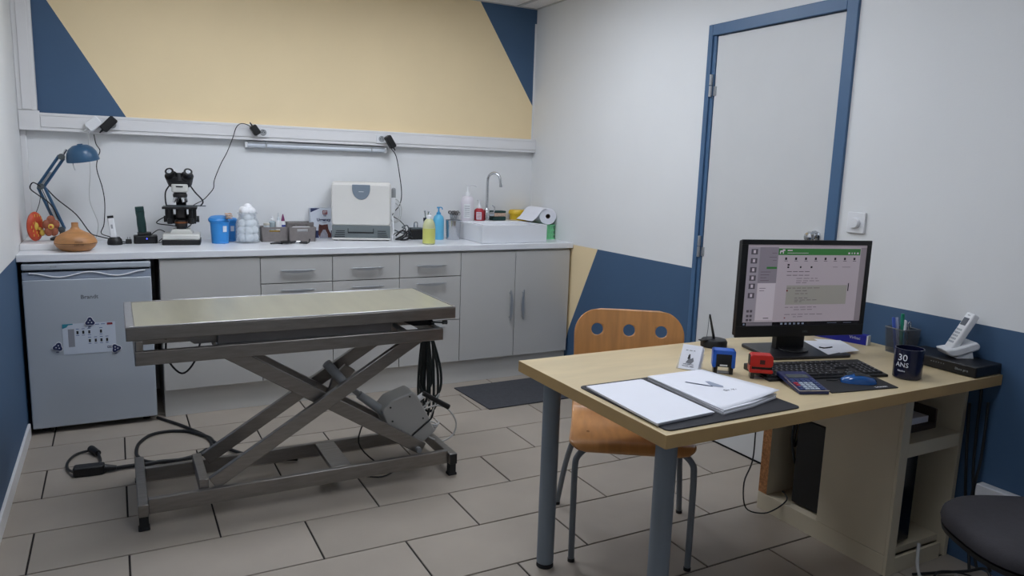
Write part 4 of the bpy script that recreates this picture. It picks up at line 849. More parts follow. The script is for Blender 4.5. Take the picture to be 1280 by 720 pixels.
obj('actuator_cap', MB(T).cyl(A1, A1+(A1-A0).normalized()*0.03, 0.022, seg=20), blk, T)
obj('actuator_rod', MB(T).cyl(A1, A2.lerp(A3, 0.4), 0.012, seg=14), greyp, T)
obj('actuator_sleeve', MB(T).cyl(A2.lerp(A3, 0.3), A3+(A3-A2)*0.1, 0.018, 0.022, seg=18), greyp, T)
motor = M('motor box grey', (158, 157, 153), 0.45, var=0.02)
q = [(-1.712, 0.30), (-1.672, 0.345), (-1.572, 0.375), (-1.552, 0.362), (-1.485, 0.235), (-1.60, 0.150), (-1.690, 0.235)]
obj('motor_box', MB(T).prism(q, -1.755, -1.635, 'y'), motor, T, bev=0.006)
q2 = [(-1.487, 0.230), (-1.455, 0.175), (-1.52, 0.125), (-1.575, 0.115), (-1.602, 0.145)]
obj('motor_end', MB(T).prism(q2, -1.753, -1.637, 'y'), motor, T, bev=0.006)
for x, z in ((-1.675, 0.315), (-1.585, 0.355), (-1.665, 0.25), (-1.625, 0.2), (-1.52, 0.245)): obj('screw', MB(T).cyl((x, -1.755, z), (x, -1.7575, z), 0.004, seg=8), blk, T)
obj('motor_seam', MB(T).beam((-1.485, -1.7555, 0.232), (-1.60, -1.7555, 0.148), 0.003, 0.004), gap, T)
obj('cable_gland', MB(T).cyl((-1.53, -1.69, 0.31), (-1.49, -1.69, 0.335), 0.014, seg=12), whitep, T)
obj('cable_plug', MB(T).cyl((-1.50, -1.70, 0.345), (-1.37, -1.70, 0.262), 0.011, 0.013, seg=12), blk, T)
obj('white_lead', MB(T).tube([(-1.49, -1.69, 0.335), (-1.46, -1.69, 0.30), (-1.50, -1.68, 0.26), (-1.42, -1.68, 0.27), (-1.36, -1.68, 0.24), (-1.32, -1.68, 0.17), (-1.34, -1.68, 0.11), (-1.40, -1.68, 0.09), (-1.46, -1.68, 0.12)], 0.004), wcable, T)
obj('white_lead', MB(T).tube([(-1.47, -1.66, 0.28), (-1.43, -1.66, 0.29), (-1.40, -1.66, 0.32), (-1.43, -1.66, 0.25), (-1.45, -1.66, 0.2)], 0.003), wcable, T)
obj('lead_coil', MB(T).tube([(-1.425+0.02*math.cos(i*1.3), -1.60+0.035*math.sin(i*1.3)-0.004*i, 0.125+0.004*i) for i in range(16)], 0.004), wcable, T)
grc = M('dark cable bundle', (22, 30, 30), 0.55)
cl = []
for i, (xa, xb, zl) in enumerate(((-1.475, -1.43, 0.24), (-1.47, -1.41, 0.30), (-1.455, -1.42, 0.17), (-1.44, -1.38, 0.20), (-1.43, -1.365, 0.26), (-1.445, -1.40, 0.15))):
    obj('hanging_cable', MB(T).tube([(-1.445+0.006*(i-2), -1.58, 0.66), (-1.447+0.006*(i-2), -1.58, 0.60), (xa, -1.58+0.008*i, 0.42), (xa, -1.58+0.008*i, zl+0.05), ((xa+xb)/2, -1.58+0.008*i, zl), (xb, -1.58, zl+0.05), (xb, -1.58, 0.42), (-1.425+0.005*(i-2), -1.575, 0.60), (-1.43, -1.575, 0.66)], 0.0062), grc, T)
obj('cable_under_frame', MB(T).tube([(-2.555, -1.515, 0.64), (-2.55, -1.515, 0.56), (-2.50, -1.515, 0.495), (-2.45, -1.515, 0.54), (-2.42, -1.515, 0.64)], 0.004), cablem, T)
obj('cable_under_top', MB(T).tube([(-2.66, -1.70, 0.722), (-2.62, -1.70, 0.705), (-2.56, -1.68, 0.685)], 0.004), cablem, T)
obj('floor_lead', MB(T).tube([(-1.73, -1.60, 0.25), (-1.78, -1.62, 0.12), (-1.70, -1.66, 0.02), (-1.64, -1.72, 0.008), (-1.72, -1.78, 0.008), (-1.80, -1.74, 0.010)], 0.0035), cablem, T)
# power cable on the floor
cable('power_cable', [(-2.566, -0.577, 0.008), (-2.478, -0.722, 0.008), (-2.419, -0.837, 0.008), (-2.367, -0.958, 0.008), (-2.352, -1.093, 0.008), (-2.393, -1.185, 0.008), (-2.46, -1.23, 0.008), (-2.538, -1.237, 0.008), (-2.635, -1.195, 0.008), (-2.675, -1.106, 0.008), (-2.675, -0.998, 0.008), (-2.656, -0.917, 0.008), (-2.603, -0.833, 0.008), (-2.522, -0.818, 0.008), (-2.45, -0.849, 0.008)] + [(-2.413, -0.895, 0.01)] + [(-2.352, -0.999, 0.012), (-2.333, -1.089, 0.012), (-2.246, -1.26, 0.012), (-2.155, -1.363, 0.012), (-2.018, -1.444, 0.012)], 0.008, cablem, 'thick black mains cable coiled on the floor between the fridge and the table')
cable('extension_lead', [(-2.383, -1.157, 0.012), (-2.423, -1.205, 0.012), (-2.466, -1.228, 0.012), (-2.514, -1.238, 0.012), (-2.587, -1.226, 0.012), (-2.636, -1.235, 0.012), (-2.7, -1.226, 0.012), (-2.763, -1.227, 0.012), (-2.782, -1.229, 0.012)], 0.009, cablem, 'black extension lead running to the plug block on the floor at the left')
T = thing('extension_socket', 'black trailing socket block lying on the floor at the left', 'socket', (-2.865, -1.225, 0))
mm = MB(); mm.m = Matrix.Rotation(-0.08, 4, 'Z')
mm.prism(rrect(-0.062, 0.058, -0.028, 0.028, 0.012), 0.0, 0.042); obj('block', mm, blk, T, bev=0.006)
mm = MB(); mm.m = Matrix.Rotation(-0.08, 4, 'Z'); mm.cyl((0.058, 0, 0.02), (0.105, 0, 0.016), 0.018, 0.010, seg=12); obj('strain_relief', mm, blk, T)
obj('short_lead', MB().tube([(-0.06, 0.0, 0.02), (-0.085, 0.07, 0.01), (-0.09, 0.16, 0.008), (-0.06, 0.25, 0.008), (0.0, 0.27, 0.012), (0.02, 0.20, 0.01), (0.01, 0.09, 0.012), (0.0, 0.03, 0.02)][:5], 0.006), cablem, T)
obj('plug_head', MB().cyl((0.0, 0.27, 0.018), (0.03, 0.20, 0.018), 0.017, 0.013, seg=12), blk, T)
obj('short_lead', MB().tube([(0.03, 0.20, 0.018), (0.04, 0.12, 0.01), (0.03, 0.03, 0.02)], 0.006), cablem, T)
# floor mat
mt = MB(); mt.prism([(-0.885, -0.672), (-0.275, -0.655), (-0.30, -1.12), (-0.862, -1.125)], 0.0005, 0.008)
tag(obj('floor_mat', mt, M('mat charcoal', (62, 63, 68), 0.85, var=0.15, scale=60, bump=0.4, bscale=200), bev=0.002), 'dark grey rectangular rubber mat on the floor in front of the sink cabinet', 'mat')
# ================================================================== DESK
DX0, DX1, DN, DF, DZT = -1.507, -0.004, -3.389, -2.607, 0.728
T = thing('desk', 'birch-topped desk with grey tubular legs standing against the right wall', 'desk', (-0.76, -3.0, 0))
obj('desk_top', MB(T).box(DX0, DX1, DN, DF, 0.690, DZT), [birch, birche], T, bev=0.0015)
top = T.children[0]
for p_ in top.data.polygons: p_.material_index = 0 if p_.normal.z > 0.9 else 1
for x, y in ((-1.43, -2.712), (-1.412, -3.285)):
    l = obj('leg', MB(T).cyl((x, y, 0.016), (x, y, 0.682), 0.030, seg=32), legm, T, bev=0.002)
    obj('leg_plate', MB(T).cyl((x, y, 0.682), (x, y, 0.690), 0.05, seg=24), legm, T)
    obj('foot', MB(T).cyl((x, y, 0), (x, y, 0.016), 0.031, 0.029, seg=32), blkr, T, bev=0.003)
# pedestal
PX0, PX1, PN, PF = -0.372, -0.03, -3.275, -2.69
T = thing('desk_pedestal', 'white open-sided pedestal shelf under the right end of the desk', 'cabinet', (-0.2, -2.98, 0))
pm = M('pedestal off-white', (208, 197, 172), 0.5, var=0.02); chip = M('raw chipboard edge', (170, 118, 74), 0.95, var=0.35, scale=120, bump=0.7)
obj('side_panel', MB(T).box(PX0, PX0+0.02, PN, -2.985, 0.075, 0.689), pm, T, bev=0.001)
obj('base_rail', MB(T).box(PX0, PX0+0.02, PN, PF, 0.0, 0.073), pm, T, bev=0.001)
obj('base_panel', MB(T).box(PX0+0.02, PX1, PN+0.02, PF, 0.05, 0.073), pm, T)
obj('front_stile', MB(T).box(PX0, PX0+0.045, PN-0.012, PN-0.0005, 0.0, 0.689), pm, T, bev=0.001)
obj('front_rail', MB(T).box(PX0+0.0455, PX1-0.03, PN-0.012, PN-0.0005, 0.0, 0.06), pm, T, bev=0.001)
obj('shelf', MB(T).box(PX0+0.0455, PX1-0.0005, PN-0.012, PF-0.05, 0.435, 0.485), pm, T, bev=0.001)
obj('right_panel', MB(T).box(PX1, PX1+0.02, PN-0.012, PF, 0.0, 0.689), pm, T, bev=0.001)
bpn = obj('back_panel', MB(T).box(PX0+0.0, PX1-0.001, PF-0.045, PF-0.001, 0.074, 0.689), [pm, chip], T)
for p_ in bpn.data.polygons: p_.material_index = 1 if p_.normal.x < -0.9 else 0
sc = MB(T)
for y, z in ((-2.80, 0.15), (-2.95, 0.15), (-3.1, 0.25), (-3.1, 0.36), (-3.1, 0.55), (-3.1, 0.62)): sc.cyl((PX1-0.001, y, z), (PX1-0.003, y, z), 0.005, seg=8)
obj('shelf_holes', sc, gap, T)
tag(obj('document_tray', MB().box(-0.33, -0.07, -3.22, -2.9, 0.486, 0.505).box(-0.33, -0.32, -3.22, -2.9, 0.505, 0.56).box(-0.08, -0.07, -3.22, -2.9, 0.505, 0.56), M('brown tray', (70, 58, 52), 0.6), bev=0.002), 'dark brown tray on the upper shelf of the pedestal', 'tray')
tag(obj('paper_stack', MB().box(-0.31, -0.09, -3.20, -2.92, 0.506, 0.53), paper, bev=0.001), 'stack of white papers in the brown tray inside the pedestal', 'papers')
T = thing('computer_tower', 'black computer tower standing inside the white pedestal', 'computer', (-0.26, -3.0, 0.073))
obj('case', MB(T).box(-0.335, -0.195, -3.235, -2.83, 0.08, 0.432), blk, T, bev=0.003)
obj('front_panel', MB(T).box(-0.335, -0.195, -3.245, -3.235, 0.085, 0.43), blkg, T, bev=0.003)
obj('sticker', MB(T).box(-0.318, -0.296, -3.2462, -3.2452, 0.12, 0.145), M('sticker silver', (170, 170, 172), 0.4), T)
for y in (-3.2, -2.87):
    obj('foot', MB(T).box(-0.32, -0.21, y-0.012, y+0.012, 0.0735, 0.08), blkr, T)
cable('black_cable', [(-0.23,-2.74,0.55),(-0.30,-2.79,0.5),(-0.34,-2.81,0.36),(-0.33,-2.82,0.26),(-0.28,-2.80,0.22),(-0.24,-2.77,0.3)], 0.005, cablem, 'black cable curving behind the computer tower in the pedestal')
cable('black_cable', [(-0.23,-2.76,0.52),(-0.28,-2.80,0.5),(-0.32,-2.81,0.40),(-0.31,-2.80,0.30),(-0.26,-2.78,0.33)], 0.004, cablem, 'thinner black cable beside the one behind the computer tower')
cable('black_cable', [(-0.375,-2.655,0.66),(-0.385,-2.66,0.35),(-0.41,-2.68,0.21),(-0.47,-2.70,0.13),(-0.47,-2.72,0.03),(-0.42,-2.76,0.012),(-0.39,-2.80,0.04),(-0.36,-2.83,0.09),(-0.33,-2.78,0.10)], 0.003, cablem, 'thin black cord looping out of the pedestal onto the floor by the chipboard edge')
for i, pts in enumerate(([(-0.02,-3.30,0.60),(-0.03,-3.32,0.40),(-0.02,-3.34,0.20),(-0.05,-3.42,0.02)], [(-0.015,-3.36,0.62),(-0.03,-3.37,0.42),(-0.04,-3.36,0.22),(-0.10,-3.42,0.03)], [(-0.012,-3.33,0.66),(-0.02,-3.345,0.35),(-0.03,-3.40,0.12),(-0.02,-3.45,0.02)])):
    cable('hanging_cable', [(x, y, z) for x, y, z in pts], 0.005, cablem, ('leftmost', 'middle', 'right')[i]+' of the black cables hanging down the blue wall right of the pedestal')
for i, (pts, r, m_, l) in enumerate((([(-0.28,-3.33,0.01),(-0.20,-3.36,0.012),(-0.12,-3.42,0.03),(-0.10,-3.47,0.06),(-0.12,-3.50,0.03),(-0.2,-3.48,0.01),(-0.3,-3.44,0.01)], 0.005, cablem, 'black cable knotted on the floor at the corner of the pedestal'),
    ([(-0.30,-3.42,0.01),(-0.22,-3.38,0.03),(-0.12,-3.43,0.02),(-0.16,-3.53,0.015),(-0.25,-3.58,0.01)], 0.004, cablem, 'thin black cable crossing the knotted one on the floor'),
    ([(-0.20,-3.29,0.09),(-0.24,-3.32,0.02),(-0.32,-3.40,0.008),(-0.36,-3.45,0.008)], 0.006, wcable, 'white cable coming out of the pedestal onto the floor'),
    ([(-0.14,-3.40,0.008),(-0.24,-3.47,0.008),(-0.28,-3.54,0.008),(-0.22,-3.60,0.008),(-0.1,-3.62,0.008)], 0.006, wcable, 'white cable lying in a curve on the floor near the stool'))):
    cable('floor_cable', pts, r, m_, l)
# low socket box on the right wall
T = thing('low_socket', 'white double socket box low on the blue wall behind the stool', 'socket', (-0.001, -3.52, 0.20))
obj('box', MB().box(-0.04, 0, -0.15, 0.15, 0, 0.125), whitep, T, bev=0.004)
obj('plug', MB().cyl((-0.04, 0.075, 0.058), (-0.085, 0.075, 0.055), 0.034, 0.028, seg=20), blk, T)
# ================================================================== ROTARY SWITCH
T = thing('rotary_switch', 'square white wall switch with a round dial right of the door', 'switch', (-0.001, -2.7475, 1.207))
obj('plate', MB().prism(rrect(-0.041, 0.041, -0.043, 0.043, 0.005), -0.010, 0, 'x'), whitep, T, bev=0.002)
obj('dial', MB().lathe([(0.022, 0), (0.021, 0.012), (0.019, 0.016), (0.002, 0.0165)], (-0.010, 0, -0.001), mat=Matrix.Rotation(-PI/2, 3, 'Y')), whitep, T)
# ================================================================== VISITOR CHAIR
T = thing('plywood_chair', 'moulded plywood chair with three round holes in its back, behind the desk', 'chair', (-1.04, -2.66, 0), math.radians(-33.4))
# shell: profile along v (front edge -> seat -> back top), grid with holes
prof = smooth([(0, -0.250, 0.428), (0, -0.232, 0.446), (0, -0.19, 0.450), (0, -0.05, 0.437), (0, 0.09, 0.425), (0, 0.165, 0.435), (0, 0.205, 0.475), (0, 0.225, 0.56), (0, 0.242, 0.67), (0, 0.264, 0.78), (0, 0.276, 0.836)], 16)
L_ = [0]; 
for i in range(1, len(prof)): L_.append(L_[-1]+(prof[i]-prof[i-1]).length)
tot = L_[-1]
def pat(s_):
    s_ = max(0, min(tot, s_))
    for i in range(1, len(L_)):
        if L_[i] >= s_:
            t = (s_-L_[i-1])/(L_[i]-L_[i-1]+1e-9); return prof[i-1].lerp(prof[i], t)
    return prof[-1]
NV, NU = 120, 56; HW = 0.222
holes = [(u, tot-0.084) for u in (-0.128, 0.0, 0.128)]; HR = 0.0235
def hw(s_):
    w = HW; r = 0.105
    if s_ > tot-r: w = HW - r + math.sqrt(max(0, r*r-(s_-(tot-r))**2))
    r2 = 0.06
    if s_ < r2: w = min(w, HW - r2 + math.sqrt(max(0, r2*r2-(r2-s_)**2)))
    return w - 0.008*math.sin(PI*min(1, s_/tot))
vs = []; uv = []
for j in range(NV+1):
    s_ = tot*(0.5-0.5*math.cos(PI*j/NV)) if False else tot*j/NV
    for i in range(NU+1):
        uv.append([(-1+2*i/NU)*hw(s_), s_])
cu, cs = 2*HW/NU, tot/NV
fs = []; skip = set(); IDX = lambda i, j: j*(NU+1)+i
for h_ in holes:
    jc = int(round(h_[1]/cs)); ic = min(range(NU+1), key=lambda i: abs(uv[IDX(i, jc)][0]-h_[0])); q = 4
    for j in range(jc-q, jc+q):
        for i in range(ic-q, ic+q): skip.add((i, j))
    loop = [IDX(ic-q+k, jc-q) for k in range(2*q)] + [IDX(ic+q, jc-q+k) for k in range(2*q)] + [IDX(ic+q-k, jc+q) for k in range(2*q)] + [IDX(ic-q, jc+q-k) for k in range(2*q)]
    rings = [loop]
    for t_ in (0.5, 1.0):
        r2 = []
        for k in loop:
            du, ds = uv[k][0]-h_[0], uv[k][1]-h_[1]; d = math.hypot(du, ds); cu_, cs_ = h_[0]+du*HR/d, h_[1]+ds*HR/d
            r2.append(len(uv)); uv.append([uv[k][0]+(cu_-uv[k][0])*t_, uv[k][1]+(cs_-uv[k][1])*t_])
        rings.append(r2)
    for A_, B_ in zip(rings, rings[1:]):
        for k in range(len(A_)): l = (k+1) % len(A_); fs.append((A_[k], A_[l], B_[l], B_[k]))
for j in range(NV):
    for i in range(NU):
        if (i, j) in skip: continue
        fs.append((IDX(i, j), IDX(i+1, j), IDX(i+1, j+1), IDX(i, j+1)))
for u, s_ in uv:
    p_ = pat(s_); k_ = min(1, max(0, (p_.z-0.5)/0.3))
    vs.append((u-0.012, p_.y - k_*0.25*u*u, p_.z))
m = MB().add(vs, fs); sh = obj('shell', m, beech, T, sharp=60)
so = sh.modifiers.new('solid', 'SOLIDIFY'); so.thickness = 0.010; so.offset = 0; so.use_rim = True
for sx in (-1, 1):
    for y in (-0.145, -0.10): obj('screw', MB().cyl((sx*0.165, y, 0.446), (sx*0.165, y, 0.4485), 0.006, seg=10), chrome, T)
for sx in (-1, 1):
    obj('leg', MB().tube([(sx*0.205, -0.215, 0.006), (sx*0.207, -0.205, 0.20), (sx*0.207, -0.195, 0.345), (sx*0.200, -0.19, 0.385), (sx*0.17, -0.175, 0.412), (sx*0.13, -0.16, 0.422)], 0.0115, seg=12), legm2, T)
    obj('leg', MB().tube([(sx*0.235-0.035*(sx < 0), 0.235, 0.006), (sx*0.22-0.02*(sx < 0), 0.205, 0.20), (sx*0.205, 0.165, 0.345), (sx*0.198, 0.15, 0.382), (sx*0.17, 0.12, 0.405), (sx*0.13, 0.10, 0.410)], 0.0115, seg=12), legm2, T)
    for x, y in ((sx*0.205, -0.215), (sx*0.235-0.035*(sx < 0), 0.235)): obj('foot', MB().cyl((x, y, 0), (x, y, 0.012), 0.013, seg=12), blkr, T)
obj('seat_frame', MB().cyl((-0.13, -0.16, 0.421), (0.13, -0.16, 0.421), 0.010, seg=10).cyl((-0.13, 0.10, 0.409), (0.13, 0.10, 0.409), 0.010, seg=10), legm2, T)
# ================================================================== STOOL
T = thing('desk_stool', 'round-cornered dark grey stool seat at the bottom right corner', 'stool', (-0.468, -3.79, 0), math.radians(-28))
m = MB(); w = 0.235; seg = 48; prof2 = [(0.90, 0.392), (0.985, 0.398), (1.0, 0.412), (0.985, 0.432), (0.93, 0.446), (0.75, 0.452), (0.4, 0.447), (0.02, 0.445)]
vs = []
for k_, z in prof2:
    for i in range(seg):
        t = 2*PI*i/seg; c_, s_ = math.cos(t), math.sin(t); rr = 1/((abs(c_)**2.9+abs(s_)**2.9)**(1/2.9)); vs.append((w*k_*rr*c_, w*0.92*k_*rr*s_, z))
n = len(prof2)
m.add(vs, [(a*seg+i, a*seg+(i+1) % seg, (a+1)*seg+(i+1) % seg, (a+1)*seg+i) for a in range(n-1) for i in range(seg)]+[list(range(seg))[::-1], list(range((n-1)*seg, n*seg))])
obj('seat', m, M('stool fabric', (56, 54, 58), 0.9, var=0.08, scale=60, bump=0.4, bscale=300), T, sharp=50)
m = MB(); vs = []
for k_, z in ((0.86, 0.372), (0.975, 0.378), (0.985, 0.392)):
    for i in range(seg):
        t = 2*PI*i/seg; c_, s_ = math.cos(t), math.sin(t); rr = 1/((abs(c_)**2.9+abs(s_)**2.9)**(1/2.9)); vs.append((w*k_*rr*c_, w*0.92*k_*rr*s_, z))
m.add(vs, [(a*seg+i, a*seg+(i+1) % seg, (a+1)*seg+(i+1) % seg, (a+1)*seg+i) for a in range(2) for i in range(seg)]+[list(range(seg))[::-1], list(range(2*seg, 3*seg))])
obj('seat_shell', m, blk, T, sharp=50)
obj('column', MB().cyl((0, 0, 0.10), (0, 0, 0.25), 0.025, seg=16).cyl((0, 0, 0.25), (0, 0, 0.372), 0.014, seg=16), blk, T)
for i in range(5):
    a = 2*PI*i/5+0.3; c_, s_ = math.cos(a), math.sin(a)
    obj('base_arm', MB().beam((0.02*c_, 0.02*s_, 0.10), (0.25*c_, 0.25*s_, 0.062), 0.035, 0.024), blk, T, bev=0.004)
    obj('caster', MB().cyl((0.25*c_-0.018*s_, 0.25*s_+0.018*c_, 0.025), (0.25*c_+0.018*s_, 0.25*s_-0.018*c_, 0.025), 0.025, seg=16), blkr, T, bev=0.003)
# ================================================================== THINGS ON THE DESK
Z = DZT
dp = MB().prism([(-1.484, -2.955), (-0.994, -2.955), (-0.994, -3.366), (-1.484, -3.366)], Z+0.0003, Z+0.004)
dm = MB().prism(rrect(-1.486, -0.992, -3.370, -2.952, 0.018), Z+0.0003, Z+0.004)
tag(obj('desk_pad', dm, M('desk pad black', (34, 34, 40), 0.6, var=0.06), bev=0.001), 'black desk pad under the white pads of paper at the near corner of the desk', 'desk pad')
T = thing('note_pad', 'plain white pad of paper on the left half of the black desk pad', 'paper pad', (-1.38, -3.155, Z+0.004))
poly = [(-1.476, -2.982), (-1.270, -2.984), (-1.283, -3.318), (-1.490, -3.332)]
for i in range(4):
    k_ = 0.0015*i; m = MB(T).prism([(x+k_*(-1)**i, y-k_*0.8) for x, y in poly], Z+0.0042+0.0022*i, Z+0.0062+0.0022*i); obj('sheet_block' if i < 3 else 'top_sheet', m, paper, T)
T = thing('report_stack', 'white stack of stapled pages with a small emblem, on the right of the desk pad', 'papers', (-1.13, -3.16, Z+0.004))
base = [(-1.244, -2.982), (-1.03, -2.985), (-1.000, -3.282), (-1.135, -3.318), (-1.262, -3.335)]
for i in range(4):
    k_ = 0.0018*i; m = MB(T).prism([(x+k_*(i % 2), y+k_*0.7) for x, y in base], Z+0.0042+0.0032*i, Z+0.0072+0.0032*i); obj('sheet_block', m, paper if i % 2 else M('paper edge grey', (196, 196, 200), 0.8), T)
# curled top sheet
g = []; NX, NY = 10, 14
for j in range(NY+1):
    for i in range(NX+1):
        u, v_ = i/NX, j/NY
        xa = -1.246+v_*(-0.012); xb = -1.018+v_*0.030
        x = xa+(xb-xa)*u; y = -2.982-0.345*v_+0.045*u*v_
        z = Z+0.0172+0.016*max(0, u-0.3)**2*v_+0.010*max(0, (u+v_)/2-0.6)
        g.append((x, y, z))
fs = [(j*(NX+1)+i, j*(NX+1)+i+1, (j+1)*(NX+1)+i+1, (j+1)*(NX+1)+i) for j in range(NY) for i in range(NX)]
ts = obj('top_sheet', MB(T).add(g, fs), paper, T, sharp=80); sm = ts.modifiers.new('s', 'SOLIDIFY'); sm.thickness = 0.0006
def gz(u, v_): return Z+0.0172+0.016*max(0, u-0.3)**2*v_+0.010*max(0, (u+v_)/2-0.6)+0.0012
em = MB(T)
em.prism([(-1.178, -3.083), (-1.173, -3.078), (-1.125, -3.148), (-1.131, -3.152)], gz(0.4, 0.4), gz(0.4, 0.4)+0.0003)
obj('emblem_print', em, inkb, T)
em = MB(T).prism([(-1.128, -3.145), (-1.112, -3.100), (-1.100, -3.105), (-1.095, -3.160), (-1.105, -3.172)], gz(0.5, 0.45)-0.0002, gz(0.5, 0.45)+0.0002)
obj('emblem_print', em, M('emblem grey blue', (150, 158, 176), 0.7), T)
put = text_mb('Dr. Vet', 0.018, mat=Matrix.Translation((-1.10, -3.20, gz(0.6, 0.6))) @ Matrix.Rotation(-0.1, 4, 'Z')); put.v = [v-Vector(T.location) for v in put.v]
obj('lettering', put, inkg, T)
T = thing('pen', 'slim pen lying beside the stapled pages, between them and the red stamp', 'pen', (-0.93, -3.14, Z))
obj('barrel', MB(T).cyl((-0.975, -3.07, Z+0.005), (-0.955, -3.21, Z+0.005), 0.0045, seg=10), M('pen rose', (176, 150, 150), 0.4), T); obj('tip', MB(T).cyl((-0.955, -3.21, Z+0.005), (-0.953, -3.225, Z+0.004), 0.0045, 0.001, seg=10).cyl((-0.976, -3.063, Z+0.005), (-0.975, -3.07, Z+0.005), 0.005, seg=10), dgreyp, T)
# stamps
def stamp(loc, rz, body, label, kind):
    T = thing('self_inking_stamp', label, 'stamp', loc, rz)
    for sx in (-1, 1): obj('leg', MB().prism([(sx*0.032, 0), (sx*0.020, 0), (sx*0.018, 0.026), (sx*0.032, 0.026)], -0.018, 0.018, 'y'), M('smoky plastic', (40, 38, 40), 0.25), T, bev=0.001)
    obj('text_plate', MB().box(-0.032, 0.032, -0.016, 0.016, 0.0008, 0.004), M('smoky plate', (96, 84, 80), 0.3), T, bev=0.001)
    b = MB(); prf = rrect(-0.036, 0.036, 0.022, 0.082, 0.011)
    if kind == 0:
        for (x0, x1, z0, z1) in ((-0.037, -0.025, 0.022, 0.082), (0.025, 0.037, 0.022, 0.082), (-0.037, 0.037, 0.068, 0.082)): b.prism(rrect(x0, x1, z0, z1, 0.005), -0.022, 0.022, 'y')
        obj('housing', b, body, T, bev=0.002)
        obj('core', MB().box(-0.026, 0.026, -0.019, 0.019, 0.024, 0.07), blk, T, bev=0.002)
        obj('index_mark', MB().box(-0.012, 0.012, -0.0198, -0.0188, 0.028, 0.033), whitep, T)
    else:
        b.prism(rrect(-0.036, 0.036, 0.042, 0.082, 0.010), -0.022, 0.022, 'y'); obj('housing', b, body, T, bev=0.002)
        b = MB(); b.prism(rrect(-0.037, 0.037, 0.022, 0.034, 0.004), -0.024, 0.024, 'y'); b.box(-0.037, -0.030, -0.024, 0.024, 0.03, 0.046); obj('lower_frame', b, body, T, bev=0.002)
        obj('core', MB().box(-0.031, 0.034, -0.018, 0.018, 0.026, 0.05), blk, T)
        obj('window', MB().box(-0.006, 0.010, -0.0226, -0.0216, 0.052, 0.066), M('dark red window', (70, 18, 16), 0.4), T)
        obj('side_cap', MB().prism(rrect(-0.018, 0.018, 0.045, 0.078, 0.008), -0.0375, -0.0345, 'x'), blk, T)
stamp((-0.938, -2.995, Z), -0.66, M('stamp blue', (30, 92, 190), 0.35), 'blue and black self-inking stamp beside the card holder', 0)
stamp((-0.866, -3.09, Z), -0.66, M('stamp red', (190, 30, 22), 0.35), 'red self-inking stamp beside the keyboard', 1)
# card holder
T = thing('card_holder', 'clear holder tilted back with a thick pack of white business cards', 'card holder', (-1.012, -2.915, Z), math.radians(-58))
clear = M('clear acrylic', (226, 232, 236), 0.05, var=0.0, alpha=0.25)
tl = Matrix.Translation((0, -0.018, 0.004)) @ Matrix.Rotation(math.radians(-32), 4, 'X')
h = MB(); h.m = tl; h.box(-0.037, 0.037, 0.031, 0.033, 0, 0.07); h.box(-0.037, 0.037, -0.004, 0.033, -0.003, 0.0)
h.m = Matrix(); h.prism([(-0.02, 0), (0.06, 0), (0.03, 0.045)], -0.041, -0.039, 'x'); obj('clear_holder', h, clear, T)
cd = MB(); cd.m = tl; random.seed(9)
proto = None
for i in range(9):
    if proto is None:
        c_ = MB(); c_.box(-0.034, 0.034, 0, 0.0024, 0, 0.088); proto = obj('card_block', c_, paper, T); o = proto
    else: o = dup(proto)
    o.matrix_local = tl @ Matrix.Translation((random.uniform(-0.0012, 0.0012), 0.0012+0.0033*i, random.uniform(-0.003, 0.001)))
pc = MB(); pc.m = tl @ Matrix.Translation((0, -0.0002, 0))
pc.prism([(-0.012, 0.022), (0.006, 0.020), (0.014, 0.030), (0.010, 0.042), (0.002, 0.036), (-0.002, 0.052), (-0.008, 0.048), (-0.006, 0.034)], 0.0, 0.0011, 'y'); obj('emblem_print', pc, inkg, T)
pc = MB(); pc.m = tl @ Matrix.Translation((0, -0.0004, 0)); pc.prism([(-0.009, 0.036), (-0.005, 0.054), (-0.001, 0.052), (-0.002, 0.036)], 0.0, 0.0011, 'y'); obj('emblem_print', pc, inkk, T)
pc = MB(); pc.m = tl @ Matrix.Translation((0, -0.0002, 0))
for x0, x1, z in ((-0.02, -0.012, 0.066), (-0.008, 0.002, 0.066), (0.006, 0.012, 0.066), (-0.020, -0.008, 0.016), (-0.006, 0.006, 0.016), (0.008, 0.016, 0.016), (-0.022, 0.0, 0.009), (0.004, 0.018, 0.009)): pc.box(x0, x1, 0.0, 0.0011, z, z+0.0018)
obj('text_print', pc, inkg, T)
# pen on chain stand
T = thing('pen_stand', 'black counter pen on a ball chain leaning in its round black stand', 'pen stand', (-0.69, -2.690, Z))
obj('stand', MB().lathe([(0.050, 0), (0.051, 0.02), (0.046, 0.028), (0.03, 0.030), (0.002, 0.030)], seg=28), blk, T)
obj('clip_plate', MB().box(-0.07, -0.02, -0.012, 0.012, 0.026, 0.031), blk, T, bev=0.002)
obj('pen', MB().cyl((0.0, 0, 0.028), (-0.022, 0.01, 0.125), 0.0055, 0.0035, seg=10), blk, T)
obj('chain', MB().tube([(-0.022, 0.01, 0.125), (-0.034, 0.0, 0.12), (-0.040, -0.005, 0.07), (-0.045, -0.005, 0.032)], 0.0012, seg=6), dgreyp, T)
